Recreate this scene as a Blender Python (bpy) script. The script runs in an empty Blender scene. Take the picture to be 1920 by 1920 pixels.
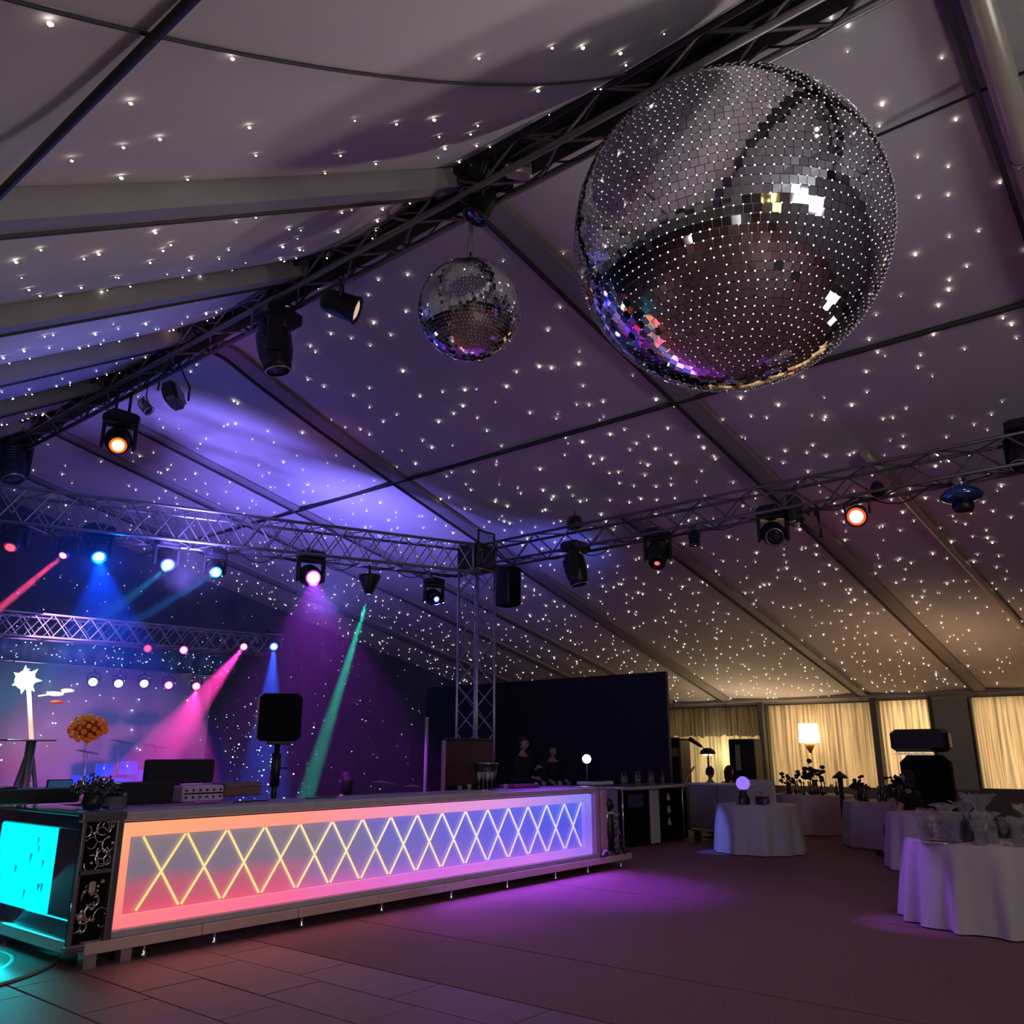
import bpy, bmesh, math, random
from mathutils import Vector, Matrix, noise
R = random.Random(11)
SC = bpy.context.scene
COL = SC.collection
PI = math.pi

# ---------------------------------------------------------------- camera
F = 1571.0
PITCH = math.atan(452 / F)
HEAD = math.radians(39.3)          # heading measured from +X (the direction of the bar front)
EYE = Vector((0, 0, 1.6))
cam_d = bpy.data.cameras.new('camera')
cam = bpy.data.objects.new('camera', cam_d)
COL.objects.link(cam)
cam_d.sensor_width = 36
cam_d.lens = F / 1920 * 36
cam_d.clip_end = 200
cam.location = EYE
cam.rotation_euler = (PI / 2 + PITCH, 0, HEAD - PI / 2)
SC.camera = cam
cp, sp, ca, sa = math.cos(PITCH), math.sin(PITCH), math.cos(HEAD), math.sin(HEAD)

SC.view_settings.view_transform = 'Standard'
SC.view_settings.look = 'None'
SC.view_settings.gamma = 1
SC.view_settings.exposure = 0.0
SC.view_settings.use_curve_mapping = False
try:
    SC.cycles.use_denoising = True
    SC.cycles.max_bounces = 8
    SC.cycles.diffuse_bounces = 3
    SC.cycles.glossy_bounces = 3
    SC.cycles.transmission_bounces = 8
    SC.cycles.volume_bounces = 0
    SC.cycles.sample_clamp_indirect = 3.0
    SC.cycles.sample_clamp_direct = 0
    SC.cycles.caustics_reflective = False
    SC.cycles.caustics_refractive = False
    SC.cycles.volume_step_rate = 4
except Exception:
    pass

world = bpy.data.worlds.new('night')
world.use_nodes = True
world.node_tree.nodes['Background'].inputs[0].default_value = (0.010, 0.010, 0.014, 1)
world.node_tree.nodes['Background'].inputs[1].default_value = 0.3
SC.world = world


def ray(px, py):
    x = (px - 960) / F; t = (py - 960) / F
    d = cp + t * sp; z = sp - t * cp
    return Vector((d * ca + x * sa, d * sa - x * ca, z))


def at(px, py, ax, v):
    r = ray(px, py)
    return EYE + r * ((v - EYE[ax]) / r[ax])


def lamp(name, typ, loc, energy, color, target=None, size=0.1, spot=None, blend=0.3, size_y=None, parent=None, shape=None):
    d = bpy.data.lights.new(name, typ)
    d.energy = energy; d.color = color
    if typ == 'AREA':
        d.size = size
        if size_y: d.shape = 'RECTANGLE'; d.size_y = size_y
    else:
        d.shadow_soft_size = size
    if typ == 'SPOT':
        d.spot_size = spot; d.spot_blend = blend
    o = bpy.data.objects.new(name, d)
    COL.objects.link(o)
    o.location = loc
    if target is not None:
        o.rotation_euler = (Vector(target) - Vector(loc)).to_track_quat('-Z', 'Y').to_euler()
    return o

# ---- general light of the marquee: house light behind the camera, added fill lights and ceiling washes
lamp('house_light_white', 'AREA', (2.6, -5.95, 3.7), 130, (0.90, 0.95, 1.0), (4, 4, 3.2), 2.8, size_y=1.6)
for e, p in [(13, (1.2, -2.2, 0.9)), (10, (-2.6, 2.6, 1.0)), (9, (0.9, 5.6, 0.7))]:
    lamp('fill_point', 'POINT', p, e, (1.0, 0.86, 0.77), None, 0.07)  # unseen fill lights added low down to brighten the ceiling
lamp('lining_fill_left', 'SPOT', (9.0, -2.4, 1.0), 430, (1.0, 0.86, 0.84), (2.4, 3.2, 5.0), 0.5, 1.0, 1.0)  # added out-of-view fill for the left slope, no fixture there
lamp('lining_fill_ridge', 'SPOT', (12.0, -1.5, 1.2), 620, (1.0, 0.90, 0.90), (3.7, 2.6, 6.0), 0.3, 0.62, 1.0)  # added out-of-view fill for the lining near the ridge
lamp('fill_downlight', 'SPOT', (5.8, 4.4, 5.2), 95, (1.0, 0.80, 0.80), (6.6, 6.6, 0.6), 0.15, 2.1, 1.0)  # added fill over the bar front, not a rig fixture
lamp('fill_downlight', 'SPOT', (8.2, 0.6, 6.0), 400, (1.0, 0.62, 0.62), (8.6, 2.2, 0), 0.25, 1.9, 1.0)  # added reddish fill that brightens the floor
lamp('fill_downlight', 'SPOT', (12.5, 3.5, 5.3), 220, (1.0, 0.70, 0.72), (13.5, 4.6, 0), 0.25, 1.9, 1.0)  # added fill over the far tables
lamp('ceiling_wash_warm', 'SPOT', (17.5, 3.5, 1.2), 110, (1.0, 0.62, 0.32), (18.5, 4.5, 4), 0.3, 2.4, 1.0)
lamp('ceiling_wash_eave', 'SPOT', (21.6, 9.6, 1.6), 75, (1.0, 0.74, 0.42), (20.5, 9.6, 3.5), 0.3, 2.4, 1.0)
# violet and blue washes that climb the roof lining behind the rig
lamp('violet_wash', 'SPOT', (8.0, 10.3, 3.7), 760, (0.20, 0.17, 1.0), (9.8, 11.8, 5.7), 0.15, 2.1, 1.0)
lamp('violet_wash_ridge', 'SPOT', (5.6, 10.2, 3.7), 1150, (0.22, 0.17, 1.0), (7.0, 12.3, 6.2), 0.15, 1.6, 1.0)
lamp('pink_wash', 'SPOT', (6.8, 8.6, 3.9), 16, (0.9, 0.20, 0.62), (7.3, 9.6, 6.1), 0.1, 0.8, 1.0)
lamp('blue_wash_side', 'SPOT', (11.4, 8.2, 4.0), 60, (0.10, 0.14, 1.0), (11.9, 8.9, 5.2), 0.1, 2.0, 1.0)
lamp('blue_wash_left', 'SPOT', (3.9, 8.2, 3.6), 70, (0.22, 0.24, 1.0), (3.2, 8.2, 5.6), 0.1, 1.9, 1.0)
lamp('red_wash_ridge', 'SPOT', (4.2, 8.6, 5.0), 9, (1.0, 0.08, 0.14), (4.73, 8.6, 6.4), 0.05, 1.3, 1.0)
lamp('red_wash_left', 'SPOT', (2.0, 8.9, 4.0), 7, (1.0, 0.1, 0.15), (2.2, 8.9, 5), 0.05, 0.7, 1.0)
# added spots that strengthen the bar's purple glow on the floor
lamp('purple_floor_wash', 'SPOT', (9.6, 7.0, 4.5), 1300, (0.30, 0.035, 1.0), (9.3, 6.3, 0), 0.1, 0.78, 1.0)
lamp('purple_floor_wash', 'SPOT', (7.0, 6.9, 4.4), 330, (0.42, 0.04, 0.8), (6.9, 6.2, 0), 0.1, 0.5, 1.0)

# ---------------------------------------------------------------- materials
MATS = {}


def mat(name, color=(0.5, 0.5, 0.5), rough=0.6, metal=0.0, emit=None, es=0.0, trans=0.0, noise_amt=0.12,
        noise_scale=8.0, bump=0.0, bump_scale=40.0, alpha=1.0, coat=0.0, ior=1.45, sample=True):
    if name in MATS: return MATS[name]
    m = bpy.data.materials.new(name); m.use_nodes = True
    nt = m.node_tree; b = nt.nodes['Principled BSDF']
    b.inputs['Base Color'].default_value = (*color, 1)
    b.inputs['Roughness'].default_value = rough
    b.inputs['Metallic'].default_value = metal
    b.inputs['IOR'].default_value = ior
    b.inputs['Transmission Weight'].default_value = trans
    b.inputs['Alpha'].default_value = alpha
    b.inputs['Coat Weight'].default_value = coat
    if emit:
        b.inputs['Emission Color'].default_value = (*emit, 1)
        b.inputs['Emission Strength'].default_value = es
    tc = nt.nodes.new('ShaderNodeTexCoord')
    if noise_amt > 0:
        n = nt.nodes.new('ShaderNodeTexNoise'); n.inputs['Scale'].default_value = noise_scale
        n.inputs['Detail'].default_value = 4
        nt.links.new(tc.outputs['Object'], n.inputs['Vector'])
        mx = nt.nodes.new('ShaderNodeMix'); mx.data_type = 'RGBA'
        mx.inputs[6].default_value = (*[c * (1 - noise_amt) for c in color], 1)
        mx.inputs[7].default_value = (*[min(1, c * (1 + noise_amt)) for c in color], 1)
        nt.links.new(n.outputs['Fac'], mx.inputs[0])
        nt.links.new(mx.outputs[2], b.inputs['Base Color'])
    if bump > 0:
        n2 = nt.nodes.new('ShaderNodeTexNoise'); n2.inputs['Scale'].default_value = bump_scale
        nt.links.new(tc.outputs['Object'], n2.inputs['Vector'])
        bp = nt.nodes.new('ShaderNodeBump'); bp.inputs['Strength'].default_value = bump
        bp.inputs['Distance'].default_value = 0.02
        nt.links.new(n2.outputs['Fac'], bp.inputs['Height'])
        nt.links.new(bp.outputs['Normal'], b.inputs['Normal'])
    if not sample:
        try: m.cycles.emission_sampling = 'NONE'
        except Exception: pass
    MATS[name] = m
    return m


def emis(name, c, s, sample=False):
    return mat(name, color=tuple(min(1, v) for v in c), rough=0.5, emit=c, es=s, noise_amt=0, sample=sample)

M_LINING = mat('lining_fabric', (0.60, 0.55, 0.56), 0.75, bump=0.25, bump_scale=6, noise_amt=0.05, noise_scale=1.5)
M_RAFTER = mat('rafter_fabric', (0.30, 0.27, 0.27), 0.6, noise_amt=0.1)
M_RAFTERD = mat('rafter_dark_edge', (0.035, 0.03, 0.032), 0.6)
M_TUBE = mat('tube_satin', (0.55, 0.47, 0.38), 0.35, metal=0.3)
M_ALU = mat('truss_aluminium', (0.44, 0.43, 0.46), 0.32, metal=0.85)
M_ALUD = mat('truss_dark', (0.20, 0.18, 0.19), 0.4, metal=0.6)
M_BLACK = mat('black_plastic', (0.012, 0.012, 0.014), 0.38)
M_BLACKM = mat('black_matt', (0.006, 0.006, 0.008), 0.8)
for m_ in (M_BLACKM,): m_.node_tree.nodes['Principled BSDF'].inputs['Specular IOR Level'].default_value = .08
M_DARK = mat('dark_metal', (0.05, 0.05, 0.055), 0.35, metal=0.6)
M_CHROME = mat('chrome', (0.8, 0.8, 0.82), 0.12, metal=1.0, noise_amt=0.03)
M_SILVER = mat('silver_trim', (0.55, 0.52, 0.52), 0.3, metal=0.9)
M_GLASS = mat('clear_glass', (0.30, 0.30, 0.31), 0.04, alpha=0.24, noise_amt=0, coat=1.0)
M_LENS = mat('dark_lens', (0.02, 0.02, 0.03), 0.05, coat=1.0, noise_amt=0)
M_CLOTH = mat('white_linen', (0.50, 0.45, 0.47), 0.85, bump=0.1, bump_scale=60, noise_amt=0.04)
M_WHITE = mat('white_laminate', (0.62, 0.60, 0.60), 0.5, noise_amt=0.05)
M_SKIN = mat('skin', (0.50, 0.28, 0.20), 0.6, noise_amt=0.06)
M_HAIR = mat('dark_hair', (0.015, 0.011, 0.010), 0.6, bump=0.5, bump_scale=80)
M_MIRROR = mat('mirror', (0.86, 0.86, 0.90), 0.03, metal=1.0, noise_amt=0)
M_WIRE = mat('steel_wire', (0.5, 0.5, 0.5), 0.3, metal=0.9)

# ---------------------------------------------------------------- mesh builder


class MB:
    def __init__(s):
        s.v = []; s.f = []; s.m = []; s.sm = []; s.cur = 0; s.smooth = False

    def add(s, vs, fs, smooth=None):
        o = len(s.v); s.v += [tuple(v) for v in vs]
        for f in fs:
            s.f.append([i + o for i in f]); s.m.append(s.cur)
            s.sm.append(s.smooth if smooth is None else smooth)
        return s

    def box(s, c, d, M=None, bev=0.0):
        x, y, z = [q / 2 for q in d]; c = Vector(c)
        if bev > 0:
            b = min(bev, x * .9, y * .9, z * .9)
            vs = []
            for zz, ins in ((-z, b), (-z + b, 0), (z - b, 0), (z, b)):
                for sx, sy in ((1, 1), (-1, 1), (-1, -1), (1, -1)):
                    X, Y = x - ins, y - ins
                    a = (sx * X, sy * (Y - b), zz); e = (sx * (X - b), sy * Y, zz)
                    vs += [a, e] if sx * sy > 0 else [e, a]
            fs = [list(range(7, -1, -1)), list(range(24, 32))]
            for r in range(3):
                for i in range(8):
                    j = (i + 1) % 8
                    fs.append([r * 8 + i, r * 8 + j, r * 8 + 8 + j, r * 8 + 8 + i])
        else:
            vs = [(sx * x, sy * y, sz * z) for sz in (-1, 1) for sx, sy in ((-1, -1), (1, -1), (1, 1), (-1, 1))]
            fs = [[3, 2, 1, 0], [4, 5, 6, 7], [0, 1, 5, 4], [1, 2, 6, 5], [2, 3, 7, 6], [3, 0, 4, 7]]
        vs = [(M @ Vector(v) if M else Vector(v)) + c for v in vs]
        return s.add(vs, fs, False)

    def tube(s, pts, r, n=8, cap=True, smooth=True):
        pts = [Vector(p) for p in pts]
        rs = r if isinstance(r, (list, tuple)) else [r] * len(pts)
        rings = []; up = None
        for i, p in enumerate(pts):
            t = (pts[min(i + 1, len(pts) - 1)] - pts[max(i - 1, 0)]).normalized()
            if up is None:
                up = Vector((0, 0, 1)) if abs(t.z) < .9 else Vector((1, 0, 0))
            a = t.cross(up).normalized(); b = a.cross(t).normalized(); up = b
            rings.append([p + (a * math.cos(2 * PI * k / n) + b * math.sin(2 * PI * k / n)) * rs[i] for k in range(n)])
        vs = [v for g in rings for v in g]; fs = []
        for i in range(len(pts) - 1):
            for k in range(n):
                fs.append([i * n + k, i * n + (k + 1) % n, (i + 1) * n + (k + 1) % n, (i + 1) * n + k])
        s.add(vs, fs, smooth)
        if cap:
            o = len(s.v) - len(vs)
            s.f.append([o + k for k in range(n)][::-1]); s.m.append(s.cur); s.sm.append(False)
            s.f.append([o + (len(pts) - 1) * n + k for k in range(n)]); s.m.append(s.cur); s.sm.append(False)
        return s

    def lathe(s, prof, n=20, M=None, c=(0, 0, 0), smooth=True, caps=True):
        c = Vector(c); vs = []; fs = []
        for r, z in prof:
            for k in range(n):
                v = Vector((r * math.cos(2 * PI * k / n), r * math.sin(2 * PI * k / n), z))
                vs.append((M @ v if M else v) + c)
        for i in range(len(prof) - 1):
            for k in range(n):
                fs.append([i * n + k, i * n + (k + 1) % n, (i + 1) * n + (k + 1) % n, (i + 1) * n + k])
        if caps and prof[0][0] > 1e-4: fs.append([k for k in range(n)][::-1])
        if caps and prof[-1][0] > 1e-4: fs.append([(len(prof) - 1) * n + k for k in range(n)])
        return s.add(vs, fs, smooth)

    def ball(s, c, r, n=12, sc=(1, 1, 1), M=None):
        h = max(4, n // 2)
        prof = [(max(1e-5, math.sin(PI * i / h)) * r, -math.cos(PI * i / h) * r) for i in range(h + 1)]
        c = Vector(c); vs = []; fs = []
        for q, z in prof:
            for k in range(n):
                v = Vector((q * math.cos(2 * PI * k / n) * sc[0], q * math.sin(2 * PI * k / n) * sc[1], z * sc[2]))
                vs.append((M @ v if M else v) + c)
        for i in range(h):
            for k in range(n):
                fs.append([i * n + k, i * n + (k + 1) % n, (i + 1) * n + (k + 1) % n, (i + 1) * n + k])
        return s.add(vs, fs, True)

    def mesh(s, name, mats):
        me = bpy.data.meshes.new(name)
        me.from_pydata(s.v, [], s.f)
        for m in (mats if isinstance(mats, (list, tuple)) else [mats]): me.materials.append(m)
        me.polygons.foreach_set('material_index', s.m)
        me.polygons.foreach_set('use_smooth', s.sm)
        me.update()
        return me

    def build(s, name, mats, parent=None, loc=None, rot=None, **props):
        o = bpy.data.objects.new(name, s.mesh(name, mats))
        COL.objects.link(o)
        if parent: o.parent = parent
        if loc is not None: o.location = loc
        if rot is not None: o.rotation_euler = rot
        for k, v in props.items(): o[k] = v
        return o


def thing(name, label, cat, loc=(0, 0, 0), rz=0.0, group=None, kind=None):
    o = bpy.data.objects.new(name, None); COL.objects.link(o)
    o.empty_display_size = 0.1
    o.location = loc; o.rotation_euler = (0, 0, rz)
    o['label'] = label; o['category'] = cat
    if group: o['group'] = group
    if kind: o['kind'] = kind
    return o


def tag(o, label, cat, group=None, kind=None):
    o['label'] = label; o['category'] = cat
    if group: o['group'] = group
    if kind: o['kind'] = kind
    return o


def dup(root, loc, label, rz=None):
    r = root.copy(); COL.objects.link(r); r.location = loc; r['label'] = label
    if rz is not None: r.rotation_euler = (0, 0, rz)
    for ch in list(root.children):
        c = ch.copy(); COL.objects.link(c); c.parent = r
        for g in ch.children:
            d = g.copy(); COL.objects.link(d); d.parent = c
    return r


def inst(me, name, parent, M, **props):
    o = bpy.data.objects.new(name, me); COL.objects.link(o)
    o.parent = parent; o.matrix_local = M
    for k, v in props.items(): o[k] = v
    return o


def align(d, roll=0.0):
    """rotation matrix whose +Z looks along d"""
    q = Vector(d).normalized().to_track_quat('Z', 'Y')
    return (q.to_matrix() @ Matrix.Rotation(roll, 3, 'Z'))

# ---------------------------------------------------------------- roof shape
XR, ZR = 4.73, 6.73      # ridge


def zroof(x):
    if x >= XR: return 3.0 + 0.21 * (22.5 - x)
    if x >= 0.35: return ZR - 0.65 * (XR - x)
    return ZR - 0.65 * (XR - 0.35) + 0.06 * (x - 0.35)


def pos_roof(px, py):
    r = ray(px, py)
    k = (3.0 + 0.21 * 22.5 - EYE.z) / (r.z + 0.21 * r.x)
    return EYE + r * k


# rafter lines on the two slopes: Y as a function of X
BAYS = [-6.2, -3.9, -1.7, 0.45, 2.6, 4.5, 6.8, 9.3, 12.2, 13.7, 16.0, 18.0]


def raf_y(i, x):
    y = BAYS[i]
    if x > XR:
        t = (x - XR) / (22.5 - XR)
        if i == 7: y = 8.75 + 1.75 * (t + .0001) ** 0.55
        if i == 5: y = 4.5 - 0.35 * t
        if i == 4: y = 3.35 - 1.1 * t
    elif i == 7: y = 9.1
    elif i == 8: y = 11.4
    return y


def sag(y0, y1, y, x, left):
    """how far the lining hangs between two rafters; the two near left bays form one deep swag"""
    if left and BAYS[3] <= y <= BAYS[5]:
        t = (y - BAYS[3]) / (BAYS[5] - BAYS[3])
        return 0.30 * math.sin(PI * t) * max(0.0, math.sin(PI * min(1, max(0, (x - 0.2) / (XR - 0.2))))) ** 0.7
    return (0.14 if left else 0.05) * math.sin(PI * (y - y0) / (y1 - y0))


ceil = bpy.data.objects.new('ceiling', None); COL.objects.link(ceil)
ceil['kind'] = 'structure'; ceil['label'] = 'grey fabric lining of the marquee roof dotted with lights'
for i in range(len(BAYS) - 1):
    for left in (False, True):
        if left: xs = [-9, -5, -2, 0.35] + [0.35 + (XR - 0.35) * k / 12 for k in range(1, 13)]
        else: xs = [XR + (22.5 - XR) * k / 24 for k in range(25)]
        mb = MB(); ny = 10
        for x in xs:
            y0, y1 = raf_y(i, x), raf_y(i + 1, x)
            for j in range(ny + 1):
                y = y0 + (y1 - y0) * j / ny
                z = zroof(x) - sag(y0, y1, y, x, left)
                z += 0.012 * noise.noise(Vector((x * 1.1, y * 1.6, 3)))
                mb.v.append((x, y, z))
        for a in range(len(xs) - 1):
            for b in range(ny):
                q = a * (ny + 1) + b
                mb.f.append([q, q + 1, q + ny + 2, q + ny + 1]); mb.m.append(0); mb.sm.append(True)
        mb.build('lining_panel', M_LINING, ceil)


def beam(name, pts, w, h, drop, material, parent, edge=None):
    """a flat beam hanging just under the lining along pts (x,y)"""
    mb = MB()
    P = []
    for k, (x, y) in enumerate(pts):
        P.append(Vector((x, y, zroof(x) - drop)))
    side = (P[-1] - P[0]).cross(Vector((0, 0, 1))).normalized()
    vs = []; fs = []
    for p in P:
        for a, b in ((-1, -1), (1, -1), (1, 1), (-1, 1)):
            vs.append(p + side * a * w / 2 + Vector((0, 0, b * h / 2)))
    for k in range(len(P) - 1):
        for e in range(4):
            fs.append([k * 4 + e, k * 4 + (e + 1) % 4, k * 4 + 4 + (e + 1) % 4, k * 4 + 4 + e])
    fs += [[3, 2, 1, 0], [len(P) * 4 - 4 + q for q in range(4)]]
    mb.add(vs, fs)
    if edge:
        mb.cur = 1
        for p in (-1,):
            line = [q + side * p * (w / 2 + 0.012) - Vector((0, 0, h / 2)) for q in P]
            mb.tube(line, edge, 6)
    return mb.build(name, [material, M_RAFTERD], parent)

XL = [0.35 + (XR - 0.35) * k / 6 for k in range(7)]
XRr = [XR + (22.5 - XR) * k / 30 for k in range(31)]
for i in range(3, 11):
    if i not in (4,):
        beam('rafter', [(x, raf_y(i, x)) for x in XL], 0.22, 0.20, 0.12, M_RAFTER, ceil, 0.022)
    else:
        xx = [0.35 + (XR - 0.35) * k / 24 for k in range(25)]
        mb = MB(); mb.tube([(x, 2.6, zroof(x) - 0.012 - sag(0, 0, 2.6, x, True)) for x in xx], 0.008, 6)
        mb.build('seam_cord', M_RAFTERD, ceil)
    if i in (3, 6, 4): continue
    wd = 0.12 if i in (8, 9) else 0.26
    beam('rafter', [(x, raf_y(i, x)) for x in XRr], wd, 0.06, 0.05, M_RAFTER, ceil, 0.03)
# round satin tube rafter nearest the camera, and the tube beyond the side truss
mb = MB(); mb.tube([(XR + (22.5 - XR) * k / 8, 0.40, zroof(XR + (22.5 - XR) * k / 8) - 0.14) for k in range(9)], 0.10, 16)
mb.build('rafter_tube', M_TUBE, ceil)
mb = MB(); mb.tube([(6.9, .4, zroof(6.9) - .14), (6.93, .4, zroof(6.93) - .147)], 0.108, 16); mb.build('tube_collar', M_SILVER, ceil)
beam('rafter', [(x, 0.57) for x in XRr], 0.04, 0.05, 0.10, M_RAFTERD, ceil)  # dark strip standing in for the shadow along the tube's edge
mb = MB(); mb.tube([(x, raf_y(4, x), zroof(x) - 0.07) for x in [10.9 + 11.6 * k / 8 for k in range(9)]], 0.055, 12)
mb.build('rafter_tube', M_TUBE, ceil)
beam('rafter', [(x, 6.8) for x in [11.2 + 11.3 * k / 6 for k in range(7)]], 0.22, 0.06, 0.05, M_RAFTER, ceil, 0.03)
# purlins and seams that run along the tent
for x, r_, y0, y1 in ((8.8, 0.032, -6, 18), (6.2, 0.012, -6, 3.0), (1.08, 0.022, -3, 4.5)):
    dz = 0.24 if x < XR else 0.07
    mb = MB(); mb.tube([(x, y0, zroof(x) - dz), (x, y1, zroof(x) - dz)], r_, 8)
    mb.build('purlin', M_RAFTERD, ceil)
mb = MB(); mb.box((22.35, 6, 2.98), (0.3, 24.4, 0.10), bev=0.02)
mb.build('trim_1', M_RAFTER, None, kind='structure')
mb = MB()
mb.box((XR, 4.2, 6.70), (0.30, 27, 0.07)); mb.box((XR - 0.17, 4.2, 6.62), (0.04, 27, 0.18)); mb.box((XR + 0.17, 4.2, 6.62), (0.04, 27, 0.18)); mb.box((XR + .06, 4.2, 6.46), (0.015, 27, 0.26))
mb.build('ridge_beam', M_RAFTERD, ceil)

# ---------------------------------------------------------------- star lights
M_STAR = emis('star_led', (1.0, 0.90, 0.76), 9.0)  # some of these points stand in for mirror ball light spots
pts = []
g = 0.32
for left in (True, False):
    xs0, xs1 = (0.45, XR - 0.1) if left else (XR + 0.25, 22.3)
    y = -1.5
    while y < 17.9:
        x = xs0
        while x < xs1:
            if R.random() < ((0.42 if y < 4.5 else 0.9) if left else (0.52 if x < 9 else 0.72)):
                X = x + R.uniform(-.2, .2); Y = y + R.uniform(-.2, .2)
                ok = True; bi = 0
                for i in range(len(BAYS) - 1):
                    if raf_y(i, X) <= Y < raf_y(i + 1, X): bi = i
                for i in (bi, bi + 1):
                    if abs(Y - raf_y(i, X)) < 0.16 and i not in (4, 6): ok = False
                if min(abs(X - 8.8), abs(X - 1.15)) < 0.06: ok = False
                if ok:
                    sg = sag(raf_y(bi, X), raf_y(bi + 1, X), Y, X, left)
                    if X < 0.5: continue
                    pts.append((Vector((X, Y, zroof(X) - sg - 0.02)), R.choice([0.005, 0.007, 0.008, 0.009, 0.012])))
            x += g
        y += g


def project(p):
    v = Vector(p) - EYE
    d = v.x * ca + v.y * sa; x = v.x * sa - v.y * ca
    dc = d * cp + v.z * sp
    if dc < 0.1: return None
    return 960 + F * x / dc, 960 - F * (v.z * cp - d * sp) / dc, dc


def star_mesh(mb, c, r):
    c = Vector(c)
    vs = [c + Vector(q) * r for q in ((1, 0, 0), (.5, .87, 0), (-.5, .87, 0), (-1, 0, 0), (-.5, -.87, 0), (.5, -.87, 0), (0, 0, -1), (0, 0, .6))]
    fs = [[(k + 1) % 6, k, 6] for k in range(6)] + [[k, (k + 1) % 6, 7] for k in range(6)]
    mb.add(vs, fs, True)

inview = []; rest = []
for p, r_ in pts:
    q = project(p)
    vis = q and -5 < q[0] < 1925 and -5 < q[1] < 1400
    if vis and not ((q[0] - 1365) ** 2 + (q[1] - 443) ** 2 < 300 ** 2): inview.append((q[2] / r_, p, r_))
    else: rest.append((p, r_))
inview.sort(key=lambda a: a[0])
mb = MB(); star_mesh(mb, (0, 0, 0), 1.0)
sm = mb.mesh('star_light', M_STAR)
for k, (_, p, r_) in enumerate(inview[:300]):
    o = bpy.data.objects.new('star_light', sm); COL.objects.link(o); o.location = p; o.scale = (r_,) * 3
    tag(o, 'small warm white point light set in the grey ceiling lining', 'light', 'star lights in the ceiling lining')
mb = MB()
for _, p, r_ in inview[300:]: star_mesh(mb, p, r_)
for p, r_ in rest: star_mesh(mb, p, r_)
tag(mb.build('star_light_field', M_STAR), 'thousands of distant star lights across the far ceiling lining', 'lights', None, 'stuff')

# ---------------------------------------------------------------- floor
M_SLAB = mat('floor_slab', (0.215, 0.115, 0.12), 0.55, bump=0.12, bump_scale=30, noise_amt=0.25, noise_scale=5)
M_CARPET = mat('floor_carpet', (0.215, 0.10, 0.115), 0.8, bump=0.5, bump_scale=120, noise_amt=0.45, noise_scale=34)
M_JOINT = mat('floor_joint', (0.03, 0.02, 0.025), 0.8)
mb = MB(); mb.box((6.75, 5, -0.06), (31.5, 26.4, 0.10))
floor = mb.build('floor', M_JOINT, None, kind='structure')
mb = MB(); mb.box((0, 0, -0.01), (0.488, 0.988, 0.02), bev=0.004); slab = mb.mesh('floor_slab', M_SLAB)
for i in range(-2, 11):
    x = -0.6 + i * 0.5 + 0.25
    off = [0.0, 0.26, 0.53, 0.79][i % 4]
    for j in range(-2, 10):
        y = -0.35 + j * 1.0 + off
        if y > 8.5: continue
        inst(slab, 'floor_slab', floor, Matrix.Translation((x, y, R.uniform(-0.0015, 0.0015))))
for x0, x1 in ((-9, -1.62), (4.905, 6.1), (6.115, 9.25), (9.265, 12.4), (12.415, 15.6), (15.615, 18.8), (18.815, 22.5)):
    mb = MB(); mb.box(((x0 + x1) / 2, 5, -0.008), (x1 - x0 - 0.004, 26, 0.016)); mb.build('carpet_strip', M_CARPET, floor)
mb = MB(); mb.box((1.64, 13.3, -0.008), (6.5, 9.3, 0.016)); mb.box((1.64, -5, -0.008), (6.5, 5, 0.016)); mb.build('carpet_strip', M_CARPET, floor)

# ---------------------------------------------------------------- walls
M_WALL = mat('wall_lining', (0.42, 0.43, 0.40), 0.7, noise_amt=0.06)
M_NAVY = mat('navy_star_cloth', (0.035, 0.03, 0.085), 0.8, bump=0.3, bump_scale=4, noise_amt=0.3, noise_scale=2)
mb = MB(); mb.box((22.95, 5, 1.5), (0.1, 26.4, 3.1)); mb.build('wall_right', M_WALL, None, kind='structure')
# gable wall: pleated dark cloth, peaked
mb = MB(); vs = []; n = 260
for k in range(n + 1):
    x = -9 + 31.5 * k / n; y = 17.9 + 0.04 * math.sin(k * 1.3) + 0.02 * math.sin(k * 0.37)
    vs += [(x, y, 0), (x, y, zroof(x) + .01)]
mb.add(vs, [[2 * k, 2 * k + 2, 2 * k + 3, 2 * k + 1] for k in range(n)], True)
mb.build('wall_back', M_NAVY, None, kind='structure')
mb = MB(); vs = []
for k in range(n + 1):
    x = -9 + 31.5 * k / n
    vs += [(x, -6.2, 0), (x, -6.2, zroof(x) + .01)]
mb.add(vs, [[2 * k, 2 * k + 2, 2 * k + 3, 2 * k + 1][::-1] for k in range(n)], True)
mb.build('wall_front', M_WALL, None, kind='structure')
mb = MB(); mb.box((-9.05, 5, 1.7), (0.1, 26.4, 3.5)); mb.build('wall_left', M_WALL, None, kind='structure')

M_WGLOW = emis('evening_pane', (1.0, .72, .28), 3.0, True)
w = bpy.data.objects.new('window_5', None); COL.objects.link(w); w['kind'] = 'structure'; w.location = (-2.0, -6.1, 3.0)
for i in range(5):
    for j in range(3): MB().box((-1.2 + i * .6, 0, -.55 + j * .5), (.52, .03, .42)).build('pane', M_WGLOW, w)
mb = MB()
for i in range(6): mb.box((-1.5 + i * .6, .03, -.05), (.07, .06, 1.6))
for j in range(4): mb.box((0, .03, -.80 + j * .5), (3.1, .06, .07))
mb.build('window_frame', mat('window_frame_b', (.1, .09, .08), .5), w)
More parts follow.
